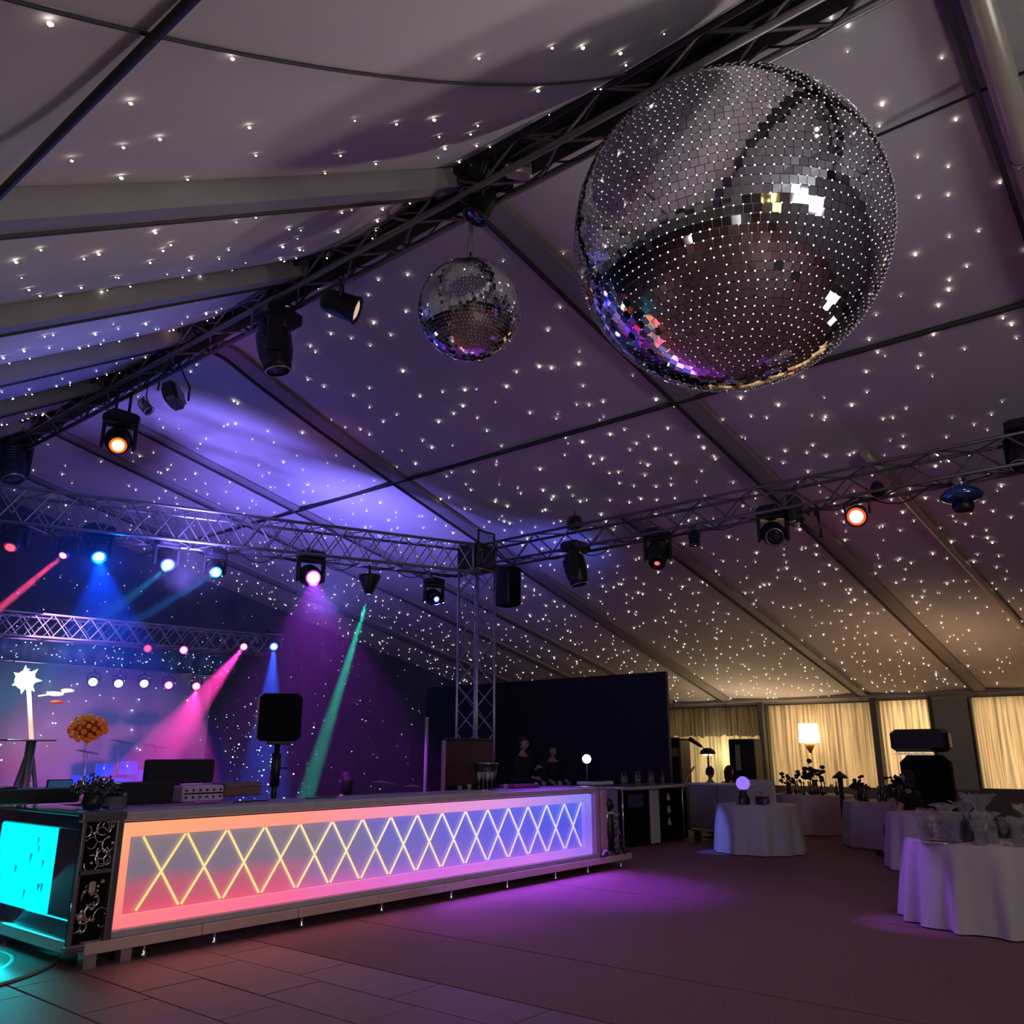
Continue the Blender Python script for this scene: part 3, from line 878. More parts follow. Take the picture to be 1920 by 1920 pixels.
lamp('backdrop_wash', 'AREA', (5.5, 13.0, 3.3), 22, (.62, .36, .95), (6.5, 16, 1.6), 1.0)
lamp('backdrop_pink', 'SPOT', at(130, 1500, 1, 13.2), 320, (1, .20, .42), at(150, 1440, 1, 15.9), .1, math.radians(60), .7)

# right truss
rz = 4.55
p = at(1080, 1068, 0, 10.2); moving_head(p, rz, (.1, -.2, -1), 'large unlit moving head light nearest the column on the slim truss', None, 1.15)
p = at(1078, 1000, 0, 10.2)
t = thing('motor_hoist', 'small dark round hoist sitting on the slim truss above an unlit moving head', 'hoist', (p.x, p.y, 4.9))
MB().lathe([(.001, -.02), (.12, 0), (.13, .1), (.09, .19), (.001, .2)], 16).build('drum', M_BLACK, t)
MB().tube([(0, 0, .15), (0, 0, .3)], .012, 6).build('hook', M_DARK, t)
p = at(1234, 1040, 0, 10.2); moving_head(p, rz, (-.55, -.2, -.7), 'moving head light with a faint red glint in its lens on the slim truss', 'dim_pink', 1.0, .5)
p = at(1302, 1010, 0, 10.2); par_can(p, rz, (-.1, 0, -1), 'small dark can light pointing down between two moving heads', None, .75)
p = at(1450, 1002, 0, 10.2); moving_head(p, rz, (-.82, -.4, -.38), 'unlit moving head light whose ringed lens faces the room', None, 1.0, 1.0)
p = at(1608, 965, 0, 10.2); par_can(p, rz, (-.95, -.15, -.42), 'bright red can light on the slim truss', 'red', 1.2)
lamp('red_bloom', 'SPOT', at(1608, 1000, 0, 10.0), 26, (1, .10, .05), at(1660, 1150, 0, 15), .05, 1.5, .9)
p = at(1645, 918, 0, 10.2)
t = thing('small_speaker', 'little black round speaker under the slim truss beside the red light', 'speaker', (p.x, p.y, rz))
MB().ball((0, 0, p.z - rz), .085, 14, (1, 1, 1.25)).build('shell', M_BLACK, t)
MB().tube([(0, 0, p.z - rz + .08), (0, 0, .02)], .01, 6).build('bracket', M_DARK, t)
p = at(1803, 930, 0, 10.2)
t = thing('pendant_lamp', 'blue reflective saucer shaped lamp with black bottom under the slim truss', 'lamp', (p.x, p.y, rz))
dz = p.z - rz
MB().lathe([(.001, dz + .13), (.08, dz + .125), (.17, dz + .07), (.235, dz + .0), (.20, dz - .05), (.10, dz - .085), (.001, dz - .09)], 28).build('saucer', mat('blue_metal', (.10, .20, .55), .12, metal=.9), t)
MB().lathe([(.001, dz - .20), (.09, dz - .195), (.115, dz - .14), (.11, dz - .07)], 18).build('cup', M_BLACK, t)
MB().lathe([(.07, dz + .12), (.075, dz + .16), (.06, dz + .17), (.075, dz + .19), (.06, dz + .21), (.07, dz + .24), (.03, dz + .28), (.02, .03)], 14).build('neck', M_CHROME, t)
p = at(1905, 815, 0, 10.2); par_can(p, rz + .3, (-.4, -.4, -.8), 'black can light on top of the slim truss at its right end', None, 1.0)
p = at(1922, 850, 0, 10.2); moving_head(p, rz, (-.5, .2, -.8), 'black moving head light at the right end of the slim truss', None, 1.0)
# junction hardware
p = at(1490, 955, 0, 10.2)
t = thing('rigging_joint', 'dark tangle of clamps and brackets joining two lengths of the slim truss', 'rigging', (p.x, p.y, p.z))
mb = MB()
for k in range(12):
    a = Vector((R.uniform(-.12, .12), R.uniform(-.3, .3), R.uniform(-.2, .15))); b = a + Vector((R.uniform(-.15, .15), R.uniform(-.25, .25), R.uniform(-.15, .15)))
    mb.tube([a, b], R.uniform(.012, .025), 6)
mb.box((0, 0, 0), (.3, .1, .34), bev=.02)
mb.tube([(0, -.28, -.05), (0, -.30, -.42)], .02, 6); mb.tube([(0, .02, -.1), (0, -.3, -.42)], .014, 6)
mb.build('clamp', M_DARK, t)
# cables looped along the trusses
M_CABLE = mat('black_cable', (.015, .015, .015), .5)
mb = MB()
for k in range(14):
    y = 8.6 - k * .72
    mb.tube([(10.2 + .1 * math.sin(k), y - .72 * q / 6, 4.60 - .05 * math.sin(PI * q / 6) * (1 + k % 3)) for q in range(7)], .008, 5)
mb.build('power_cable', M_CABLE); tag(bpy.data.objects['power_cable'], 'black cable looped along the slim truss', 'cable')
mb = MB()
for k in range(22):
    y = 14 - k * .62
    mb.tube([(XR + .06 * math.sin(k * 2), y - .62 * q / 6, 6.32 - .04 * math.sin(PI * q / 6) * (1 + k % 3)) for q in range(7)], .009, 5)
o = mb.build('power_cable', M_CABLE); tag(o, 'black cable looped along the ridge truss', 'cable')
mb = MB()
for k in range(12):
    a = LT0.lerp(LT1, k / 12); b = LT0.lerp(LT1, (k + 1) / 12)
    mb.tube([a.lerp(b, q / 6) + TN * .2 + Vector((0, 0, -.20 - .07 * math.sin(PI * q / 6) * (1 + k % 2))) for q in range(7)], .008, 5)
o = mb.build('power_cable', M_CABLE); tag(o, 'black cable looped along the bar truss', 'cable')
p = at(940, 1098, 1, 9.1)
t = thing('speaker', 'black box loudspeaker fixed high on the column', 'speaker', (p.x + .1, p.y - .05, p.z - .36))
MB().box((0, 0, .36), (.34, .34, .70), bev=.03).build('cabinet', M_BLACK, t)
MB().box((0, -.175, .36), (.30, .01, .64), bev=.004).build('grille', M_BLACKM, t)

# ---------------------------------------------------------------- haze over the stage
m = bpy.data.materials.new('stage_haze'); m.use_nodes = True; nt = m.node_tree
nt.nodes.remove(nt.nodes['Principled BSDF'])
vs_ = nt.nodes.new('ShaderNodeVolumeScatter'); vs_.inputs['Density'].default_value = 0.055; vs_.inputs['Anisotropy'].default_value = 0.35
nt.links.new(vs_.outputs[0], nt.nodes['Material Output'].inputs['Volume'])
mb = MB(); mb.box((6.3, 13.68, 2.45), (10.6, 8.24, 4.86))
tag(mb.build('haze', m), 'thin theatrical haze hanging over the stage behind the bar', 'haze', None, 'stuff')

# ---------------------------------------------------------------- the illuminated bar
BY = 7.1


def ramp_emission(name, rows, x0, x1, z0, z1, strength, noise_amt=0.06, rough=0.35):
    """self-lit plastic whose LED colours change along the bar: rows = [(z fraction, [(x fraction, colour)...])...]"""
    m = bpy.data.materials.new(name); m.use_nodes = True; nt = m.node_tree; b = nt.nodes['Principled BSDF']
    g_ = nt.nodes.new('ShaderNodeNewGeometry'); sx = nt.nodes.new('ShaderNodeSeparateXYZ'); nt.links.new(g_.outputs['Position'], sx.inputs[0])
    tc = nt.nodes.new('ShaderNodeTexCoord'); nn = nt.nodes.new('ShaderNodeTexNoise'); nn.inputs['Scale'].default_value = 1.7; nn.inputs['Detail'].default_value = 1
    nt.links.new(g_.outputs['Position'], nn.inputs['Vector'])

    def mapr(src, a, c, jit):
        mr = nt.nodes.new('ShaderNodeMapRange'); mr.inputs[1].default_value = a; mr.inputs[2].default_value = c
        nt.links.new(src, mr.inputs[0])
        ad = nt.nodes.new('ShaderNodeMath'); ad.operation = 'MULTIPLY_ADD'; ad.inputs[1].default_value = jit; ad.inputs[2].default_value = -jit / 2
        nt.links.new(nn.outputs['Fac'], ad.inputs[0])
        s2 = nt.nodes.new('ShaderNodeMath'); s2.operation = 'ADD'; nt.links.new(mr.outputs[0], s2.inputs[0]); nt.links.new(ad.outputs[0], s2.inputs[1])
        return s2.outputs[0]
    fx = mapr(sx.outputs[0], x0, x1, noise_amt * 2); fz = mapr(sx.outputs[2], z0, z1, noise_amt * 6)
    prev = None; pz = None
    for zf, stops in rows:
        cr = nt.nodes.new('ShaderNodeValToRGB'); nt.links.new(fx, cr.inputs[0])
        el = cr.color_ramp.elements
        while len(el) < len(stops): el.new(.5)
        for e, (q, c) in zip(el, stops): e.position = q; e.color = (*c, 1)
        if prev is None: prev = cr.outputs[0]; pz = zf; continue
        mr = nt.nodes.new('ShaderNodeMapRange'); mr.inputs[1].default_value = pz; mr.inputs[2].default_value = zf; mr.interpolation_type = 'SMOOTHSTEP'
        nt.links.new(fz, mr.inputs[0])
        mx = nt.nodes.new('ShaderNodeMix'); mx.data_type = 'RGBA'; nt.links.new(mr.outputs[0], mx.inputs[0]); nt.links.new(prev, mx.inputs[6]); nt.links.new(cr.outputs[0], mx.inputs[7])
        prev = mx.outputs[2]; pz = zf
    nt.links.new(prev, b.inputs['Emission Color']); b.inputs['Emission Strength'].default_value = strength
    b.inputs['Base Color'].default_value = (.25, .25, .27, 1); b.inputs['Roughness'].default_value = rough
    return m


def srgb(r, g, b):
    return tuple(((c / 255) / 12.92 if c / 255 <= .04045 else ((c / 255 + .055) / 1.055) ** 2.4) for c in (r, g, b))

M_LIGHTBOX = ramp_emission('lightbox_frame', [
    (0.0, [(0, srgb(255, 120, 125)), (.25, srgb(250, 100, 150)), (.5, srgb(215, 100, 220)), (.8, srgb(205, 115, 235)), (1, srgb(150, 110, 235))]),
    (0.45, [(0, srgb(255, 150, 110)), (.3, srgb(250, 120, 150)), (.6, srgb(190, 110, 220)), (1, srgb(120, 100, 235))]),
    (1.0, [(0, srgb(255, 170, 115)), (.28, srgb(255, 150, 125)), (.42, srgb(250, 145, 175)), (.72, srgb(220, 150, 225)), (1, srgb(115, 125, 240))])],
    3.6, 10.5, .25, 1.06, 0.95)
M_INSET = ramp_emission('lightbox_inset', [
    (0.0, [(0, srgb(225, 60, 90)), (.22, srgb(225, 70, 110)), (.42, srgb(165, 95, 190)), (.7, srgb(135, 90, 225)), (1, srgb(125, 85, 230))]),
    (0.30, [(0, srgb(190, 70, 100)), (.22, srgb(190, 85, 115)), (.36, srgb(125, 100, 165)), (.7, srgb(105, 90, 225)), (1, srgb(75, 75, 235))]),
    (0.55, [(0, srgb(112, 100, 120)), (.3, srgb(120, 105, 130)), (.42, srgb(105, 100, 180)), (.7, srgb(90, 88, 225)), (1, srgb(50, 75, 235))]),
    (1.0, [(0, srgb(120, 108, 118)), (.3, srgb(122, 110, 132)), (.45, srgb(100, 95, 190)), (.75, srgb(80, 90, 225)), (1, srgb(55, 100, 240))])],
    3.6, 10.5, .34, .94, 0.9)
M_STRIP = ramp_emission('lattice_glow', [
    (0.0, [(0, srgb(255, 225, 120)), (.5, srgb(250, 225, 170)), (1, srgb(225, 190, 240))]),
    (1.0, [(0, srgb(255, 220, 110)), (.5, srgb(255, 235, 200)), (1, srgb(225, 215, 250))])], 3.6, 10.5, .3, 1, 1.0)
M_STRIPW = mat('lattice_edge', (.30, .22, .10), .4, metal=.4)
M_TOP = mat('counter_top', (.44, .41, .43), .25, coat=.4, noise_amt=.15)
M_PLINTH = mat('plinth_board', (.55, .40, .36), .45, noise_amt=.2, noise_scale=3)
M_CYAN = emis('cyan_screen', (0.0, .90, .95), 1.05, True)
bar = thing('bar_counter', 'long bar with backlit diamond lattice front glowing from orange to blue', 'bar', (3.4, BY, 0))


def B(mb): # shift world coordinates to the bar's own origin
    mb.v = [(x - 3.4, y - BY, z) for x, y, z in mb.v]; return mb
mb = MB(); mb.box((7.05, 7.50, 1.095), (7.05, .86, .075), bev=.012); B(mb).build('countertop', M_TOP, bar)
mb = MB(); mb.box((7.05, 7.42, 1.137), (7.06, .60, .012), bev=.003); B(mb).build('top_mat', mat('violet_top', (.34, .28, .42), .3), bar)
# backlit frame: four pieces round the inset
X0, X1, IX0, IX1 = 3.64, 10.46, 3.72, 10.28
Z0, Z1, IZ0, IZ1 = .245, 1.045, .345, .935
for nm, (xa, xb, za, zb) in (('frame_top', (X0, X1, IZ1, Z1)), ('frame_bottom', (X0, X1, Z0, IZ0)), ('frame_side', (X0, IX0, IZ0, IZ1)), ('frame_side', (IX1, X1, IZ0, IZ1))):
    mb = MB(); mb.box(((xa + xb) / 2, BY + .03, (za + zb) / 2), (xb - xa - .002, .06, zb - za - .002), bev=.004); B(mb).build(nm, M_LIGHTBOX, bar)
mb = MB(); mb.box(((IX0 + IX1) / 2, BY + .075, (IZ0 + IZ1) / 2), (IX1 - IX0, .03, IZ1 - IZ0)); B(mb).build('inset_panel', M_INSET, bar)
NX = 16; wd = (IX1 - IX0 - .14) / NX
stp = MB().box((0, 0, 0), (1, .012, .016)).mesh('lattice_strip', M_STRIP)
for k in range(NX):
    xa = IX0 + .12 + k * wd; xb = xa + wd
    for (za, zb) in ((IZ0 + .015, IZ1 - .01), (IZ1 - .01, IZ0 + .015)):
        a = Vector((xa + .012 - 3.4, .045 - (.007 if za < zb else 0), za)); b = Vector((xb - .012 - 3.4, .045 - (.007 if za < zb else 0), zb))
        d = b - a
        M = Matrix.Translation((a + b) / 2) @ Matrix((d.normalized(), Vector((0, 1, 0)), d.normalized().cross(Vector((0, 1, 0))))).transposed().to_4x4() @ Matrix.Diagonal((d.length, 1, 1, 1))
        inst(stp, 'lattice_strip', bar, M)
mb = MB(); mb.box((7.05, BY + .5, .62), (6.9, .70, .86)); B(mb).build('carcass', M_BLACKM, bar)
mb = MB(); mb.box((7.1, BY - .01, .215), (7.0, .05, .055), bev=.008); B(mb).build('lower_rail', M_TOP, bar)
for k in range(8):
    xa = 3.42 + k * 1.0; xb = min(xa + 1.0, 11.40)
    mb = MB(); mb.box(((xa + xb) / 2, BY + .25, .145), (xb - xa - .006, .62, .085), bev=.006); B(mb).build('plinth_board', M_PLINTH, bar)
foot = MB(); foot.lathe([(.026, 0), (.028, .02), (.016, .045), (.013, .10), (.018, .105)], 10); foot.tube([(0, 0, 0), (0, .5, 0)], .001, 3)
foot = MB().lathe([(.026, 0), (.028, .02), (.016, .045), (.013, .10), (.018, .105)], 10).mesh('foot', M_CHROME)
for x in (3.95, 4.59, 5.52, 6.54, 7.60, 8.6, 9.6, 10.35, 11.2): inst(foot, 'foot', bar, Matrix.Translation((x - 3.4, .02, 0)))
mb = MB(); mb.box((3.49, BY + .02, .055), (.10, .10, .11)); mb.box((3.78, BY + .02, .055), (.09, .09, .11)); B(mb).build('block_foot', M_SILVER, bar)
# left corner pillar with pierced scrollwork
mb = MB()
mb.box((3.60, BY - .015, .64), (.06, .07, .98), bev=.01); mb.box((3.315, BY - .015, .64), (.03, .05, .98), bev=.008)
mb.box((3.46, BY - .015, 1.11), (.36, .09, .07), bev=.01); mb.box((3.46, BY - .015, .16), (.36, .07, .05), bev=.01); mb.box((3.45, BY - .015, .70), (.28, .05, .03))
B(mb).build('corner_pillar', mat('pillar_gunmetal', (.16, .14, .15), .35, metal=.6), bar)
mb = MB(); mb.box((3.45, BY + .05, .64), (.26, .02, .96)); B(mb).build('pillar_back', M_BLACKM, bar)
rr = random.Random(3)
for (zc, zh) in ((.90, .19), (.43, .24)):
    mb = MB()
    for k in range(12):
        cx = 3.345 + rr.uniform(0, .22); cz = zc + rr.uniform(-zh, zh) * .8; r_ = rr.uniform(.025, .06); a0 = rr.uniform(0, 6.28); sw = rr.uniform(3, 6.2)
        mb.tube([(cx + r_ * math.cos(a0 + sw * q / 9), BY - .005 - .01 * (k % 2), cz + r_ * 1.2 * math.sin(a0 + sw * q / 9)) for q in range(10)], rr.uniform(.004, .009), 6)
    for k in range(5): mb.ball((3.34 + rr.uniform(0, .23), BY - .01, zc + rr.uniform(-zh, zh) * .85), rr.uniform(.008, .02), 8)
    B(mb).build('scrollwork', M_CHROME, bar, kind='stuff')
mb = MB(); mb.box((3.44, BY - .02, .585), (.05, .03, .09), bev=.01); mb.lathe([(.022, -.02), (.028, 0), (.022, .02), (.001, .025)], 12, align((0, -1, 0)), (3.37, BY - .02, .38)); mb.lathe([(.014, -.02), (.018, 0), (.001, .015)], 12, align((0, -1, 0)), (3.52, BY - .02, .62))
B(mb).build('latch', mat('brass_latch', (.6, .48, .36), .35, metal=.5), bar)
# left end return with the cyan light panel, running away along Y
mb = MB()
mb.box((3.42, 8.17, 1.06), (.10, 1.96, .13), bev=.012); mb.box((3.42, 8.17, .27), (.10, 1.96, .14), bev=.012)
mb.box((3.42, 7.44, .66), (.08, .46, .70), bev=.01); mb.box((3.42, 9.0, .66), (.08, .30, .70), bev=.01)
B(mb).build('end_frame', mat('end_frame_blue', (.03, .07, .14), .25, coat=.5), bar)
mb = MB(); mb.box((3.40, 8.26, .655), (.05, 1.16, .70), bev=.03); B(mb).build('cyan_panel', M_CYAN, bar)
rr = random.Random(8)
for k in range(8):
    mb = MB(); y = 7.8 + rr.random() * .9; z = .42 + rr.random() * .50; w = rr.uniform(.01, .03)
    mb.add([(3.372, y - w, z), (3.372, y + w, z + .005), (3.372, y + w * .6, z - rr.uniform(.04, .10)), (3.376, y - w, z), (3.376, y + w, z + .005), (3.376, y + w * .6, z - .05)], [[0, 1, 2], [5, 4, 3], [0, 3, 4, 1], [1, 4, 5, 2], [2, 5, 3, 0]])
    B(mb).build('dark_chip', mat('chip_teal', (.0, .30, .34), .5, emit=(0, .35, .4), es=.6), bar)
mb = MB(); mb.box((3.40, 8.2, .16), (.16, 2.1, .10), bev=.01); B(mb).build('end_plinth', M_TOP, bar)
mb = MB(); mb.box((3.55, 8.2, 1.12), (.40, 2.1, .03), bev=.008); B(mb).build('end_top', mat('teal_top', (.06, .30, .27), .2, coat=.4), bar)
lamp('cyan_panel_spill', 'AREA', (3.30, 8.1, .45), 9, (0, .9, .95), (2.4, 7.8, 0), .9, size_y=.5)
lamp('bar_front_spill', 'AREA', (5.2, 7.0, .30), 2.5, (1.0, .32, .34), (5.2, 6.2, 0), 3.0, size_y=.2)
lamp('bar_front_spill', 'AREA', (9.0, 7.0, .30), 26, (.38, .08, 1.0), (9.0, 6.2, 0), 3.6, size_y=.2)
# right end pillar, clear acrylic bay and plinth
mb = MB(); mb.box((10.55, BY, .66), (.10, .08, .86), bev=.01); mb.box((10.72, BY, .66), (.14, .09, .86), bev=.015); B(mb).build('end_pillar', mat('lilac_pillar', (.55, .30, .50), .35, coat=.3), bar)
mb = MB()
for x in (10.85, 11.28): mb.tube([(x, BY, .2), (x, BY, 1.1)], .012, 8)
for z in (.22, 1.1): mb.tube([(10.85, BY, z), (11.28, BY, z)], .012, 8)
rr = random.Random(6)
for k in range(22):
    a = Vector((rr.uniform(10.87, 11.26), BY + rr.uniform(-.02, .06), rr.uniform(.22, .75))); b = a + Vector((rr.uniform(-.12, .12), 0, rr.uniform(-.2, .2)))
    mb.tube([a, (a + b) / 2 + Vector((.02, 0, .02)), b], .006, 5)
B(mb).build('crystal_cage', M_CHROME, bar)
mb = MB(); mb.box((11.07, BY + .1, .66), (.46, .012, .86)); B(mb).build('acrylic_panel', mat('acrylic_violet', (.30, .22, .5), .1, coat=.5), bar)
mb = MB(); mb.ball((10.92, BY + .02, .88), .09, 14); mb.lathe([(.07, .25), (.09, .5), (.08, .72), (.04, .80)], 14, None, (10.92, BY + .02, 0)); B(mb).build('black_ornament', M_BLACK, bar)
mb = MB(); mb.box((10.92, BY - .02, .76), (.17, .05, .05), bev=.02); B(mb).build('white_band', M_WHITE, bar)
mb = MB(); mb.ball((10.62, BY - .10, .24), .05, 10); mb.ball((10.95, BY - .08, .24), .045, 10); mb.ball((11.18, BY - .08, .24), .05, 10); B(mb).build('foot_rosette', M_DARK, bar)
# round lit disc on the floor by the cyan panel
t = thing('floor_disc', 'low round plate on the floor, lit cyan beside the bar end', 'platform', (2.55, 8.05, 0))
MB().lathe([(1.03, 0), (1.05, .012), (1.03, .024), (.001, .024)], 64).build('disc', mat('disc_teal', (.20, .30, .30), .25), t)
MB().lathe([(.70, .024), (.72, .030), (.74, .024)], 64, caps=False).build('ring', M_SILVER, t)

# ---------------------------------------------------------------- things standing on and behind the bar
TOPZ = 1.143


def P_(px, py, y): return at(px, py, 1, y)

def glass(mb, c, h, r, stem=True):
    c = Vector(c)
    if stem: mb.lathe([(.001, 0), (r * .9, 0), (r * .85, .004), (.004, .01), (.004, h * .5), (r * .6, h * .56), (r, h * .78), (r * .85, h), (r * .80, h), (r * .93, h * .78), (r * .52, h * .58), (.001, h * .54)], 12, None, c, caps=False)
    else: mb.lathe([(.001, 0), (r * .8, 0), (r * .85, .01), (r, h * .5), (r * .9, h), (r * .85, h), (r * .94, h * .5), (r * .78, .014), (.001, .012)], 12, None, c, caps=False)

M_FLOW = mat('orange_petal', (.80, .14, .02), .3, emit=(1, .2, .02), es=.12, noise_amt=.8, noise_scale=60)  # petals given a faint glow of their own to look lit
M_TINSEL = mat('dark_foil', (.30, .25, .19), .2, metal=.9)
# vase with silver foil leaves at the corner of the bar
p = P_(172, 1516, 7.45)
t = thing('foil_bouquet', 'glittering dark foil bouquet in a black vase at the near corner of the bar', 'bouquet', (p.x, p.y, TOPZ + .005))
MB().lathe([(.001, 0), (.07, 0), (.085, .05), (.075, .12), (.05, .13)], 16).build('vase', M_BLACK, t)
rr = random.Random(21); mb = MB()
for k in range(420):
    d = Vector((rr.gauss(0, 1), rr.gauss(0, .8), abs(rr.gauss(.2, .7)))).normalized()
    a = Vector((0, 0, .13)) + Vector((d.x * 1.25, d.y, d.z * .8)) * rr.uniform(.03, .17); d = Vector((rr.gauss(0, 1), rr.gauss(0, 1), rr.gauss(.3, 1))).normalized(); L = rr.uniform(.02, .055); s_ = d.cross(Vector((rr.random(), rr.random(), rr.random()))).normalized() * .012
    mb.add([a, a + d * L * .5 + s_, a + d * L, a + d * L * .5 - s_], [[0, 1, 2], [0, 2, 3]])
mb.build('foil_leaf', M_TINSEL, t, kind='stuff')
p2 = P_(215, 1516, 7.35)
t = thing('glass_block', 'clear glass cube lying beside the foil bouquet', 'glass block', (p2.x, p2.y, TOPZ + .003))
MB().box((0, 0, .05), (.15, .12, .10), bev=.012).build('cube', M_GLASS, t)
MB().box((0, 0, .012), (.16, .13, .02), bev=.004).build('tray', M_CHROME, t)
# orange flower ball on a tall glass stem
p = P_(165, 1365, 8.6)
t = thing('flower_centrepiece', 'round orange flower ball on a tall clear stem', 'flowers', (p.x, p.y, TOPZ))
hz = p.z - TOPZ
MB().lathe([(.06, 0), (.05, .015), (.016, .05), (.012, hz * .5), (.016, hz - .12), (.04, hz - .09), (.001, hz - .085)], 16).build('glass_stem', M_GLASS, t)
MB().ball((0, 0, hz), .13, 16, (1, .88, .7)).build('foam_ball', mat('deep_orange', (.35, .05, .01), .7), t)
rr = random.Random(4)
pet = MB(); pet.lathe([(.001, 0), (.022, .006), (.032, .026), (.026, .036), (.012, .02), (.001, .03)], 8); pm = pet.mesh('flower', M_FLOW)
for k in range(64):
    a = k * 2.4; zz = 1 - 2 * (k + .5) / 64; q = math.sqrt(1 - zz * zz)
    d = Vector((q * math.cos(a), q * math.sin(a), zz)); pos = Vector((d.x * .15, d.y * .13, d.z * .105)) * rr.uniform(.86, 1.1) + Vector((0, 0, hz))
    inst(pm, 'flower', t, Matrix.Translation(pos) @ align(d).to_4x4() @ Matrix.Scale(rr.uniform(.65, 1.0), 4))
MB().box((4.30, 8.6, TOPZ / 2 - .01), (1.4, .6, TOPZ - .03), bev=.01).build('side_counter', M_BLACKM)
tag(bpy.data.objects['side_counter'], 'black work counter behind the left end of the bar', 'counter')
# lit white lamp post with tripod
p = P_(47, 1275, 9.2); q = P_(45, 1480, 9.2)
t = thing('lamp_post', 'white glowing post with star shaped head standing on a tripod', 'lamp', (q.x, q.y, .0))
dx = p.x - q.x; z1 = q.z; z2 = p.z
zp = P_(45, 1388, 9.2).z
MB().tube([(0, 0, zp), (dx * .8, 0, z2)], .021, 12).build('pole', emis('post_glow', (1, .74, .55), .85), t)
mb = MB(); mb.ball((dx, 0, z2), .095, 12)
for k in range(7):
    a = k * 2 * PI / 7; mb.lathe([(.06, 0), (.001, .15)], 6, align((math.cos(a), -.3, math.sin(a))), (dx, 0, z2))
mb.build('star_head', emis('star_head_glow', (.85, 1.0, 1.0), 3), t)
mb = MB(); mb.ball((.16, 0, z2 - .12), .06, 10, (1.5, 1, .4)); mb.ball((.28, 0, z2 - .08), .05, 10, (1.4, 1, .4)); mb.tube([(0, 0, z2 - .15), (.3, 0, z2 - .09)], .008, 6)
mb.build('side_lamp', emis('side_lamp_glow', (1, .8, .72), 1.0), t)
MB().ball((.20, .02, z2 - .20), .05, 10, (1.4, 1, .4)).build('red_lamp', emis('red_lamp_glow', (.8, .10, .06), .4), t)
mb = MB()
for a in (0, 2.1, 3.6): mb.tube([(0, 0, zp - .03), (.42 * math.cos(a), .42 * math.sin(a), 0)], .022, 8)
mb.tube([(0, 0, .0), (0, 0, zp)], .045, 12); mb.build('tripod', M_SILVER, t)
MB().box((-.05, 0, zp), (.46, .3, .015), bev=.004).build('shelf', M_SILVER, t)
lamp('lamp_post_light', 'POINT', (q.x + dx, q.y - .2, z2 + .02), 13, (.25, .95, 1.0), None, .06)
# DJ gear
def gear(name, label, cat, px0, px1, py0, py1, y, dep, material, stand=True):
    a = P_(px0, py1, y); b = P_(px1, py1, y); c = P_(px0, py0, y)
    w = b.x - a.x; h = c.z - a.z
    t = thing(name, label, cat, ((a.x + b.x) / 2, y + dep / 2, a.z))
    MB().box((0, 0, h / 2), (w, dep, h), bev=.012).build('case', material, t)
    return t, w, h
t, w, h = gear('flight_case', 'low black equipment case lying on the bar behind the glass block', 'case', 222, 336, 1468, 1508, 7.62, .3, M_BLACK)
MB().box((0, -.155, h * .5), (w * .9, .01, .008)).build('lid_seam', M_DARK, t)
for sx in (-1, 1): MB().box((sx * w * .42, -.155, h * .45), (.04, .012, .03), bev=.004).build('catch', M_SILVER, t)
b0 = P_(270, 1470, 7.75)
t, w, h = gear('monitor', 'wide black monitor standing on the low equipment case', 'monitor', 271, 400, 1424, 1471, 7.78, .06, M_BLACK)
MB().box((0, -.032, h / 2), (w * .95, .006, h * .88)).build('screen', M_LENS, t)
MB().box((-.15, .02, -.01), (.25, .05, .03)).build('stand', M_DARK, t)
t, w, h = gear('mixer', 'lilac mixing console on the bar beside the black case', 'mixer', 341, 418, 1474, 1505, 7.45, .26, mat('lilac_case', (.50, .36, .60), .4))
rr = random.Random(31)
for k in range(12):
    MB().lathe([(.012, 0), (.010, .012), (.001, .013)], 8, align((0, -1, 0)), (-w * .42 + (k % 6) * w * .165, -.13, h * (.3 + .42 * (k // 6)))).build('knob', M_BLACK, t)
MB().box((0, -.131, h * .52), (w * .94, .004, h * .08)).build('fader_slot', M_BLACKM, t)
t, w, h = gear('road_box', 'brown box behind the mixing console', 'box', 420, 490, 1468, 1494, 7.7, .25, mat('brown_box', (.16, .08, .07), .6))
MB().box((0, -.128, h * .8), (w, .006, .012)).build('lid_edge', M_SILVER, t)
t, w, h = gear('turntable_deck', 'long dark deck with raised edge left of the foil bouquet', 'deck', -40, 148, 1483, 1512, 8.2, .5, M_BLACK)
MB().lathe([(.16, 0), (.16, .02), (.001, .02)], 28, None, (-.2, 0, h)).build('platter', M_DARK, t); MB().tube([(.1, .1, h + .03), (.05, -.05, h + .04)], .008, 6).build('tone_arm', M_SILVER, t)
t, w, h = gear('laptop', 'small open laptop with dark blue screen behind the foil bouquet', 'laptop', 86, 135, 1462, 1484, 8.5, .02, M_BLACK)
MB().box((0, -.012, h / 2), (w * .9, .004, h * .85)).build('screen', mat('laptop_screen', (.02, .05, .12), .2, emit=(.03, .09, .22), es=.5), t)
MB().box((0, -.12, .0), (w, .22, .015), bev=.003).build('keyboard', M_DARK, t)
# flat leads and picks lying on the bar
for k, (px, lb) in enumerate([(440, 'thin black lead lying on the bar in front of the brown box'), (575, 'thin black lead lying on the bar below the green beam')]):
    p = P_(px, 1500, 7.35); mb = MB()
    mb.tube([(p.x + q * .05, p.y + .03 * math.sin(q * 1.7 + k), TOPZ + .012) for q in range(9)], .007, 5); tag(mb.build('lead', M_CABLE), lb, 'cable')
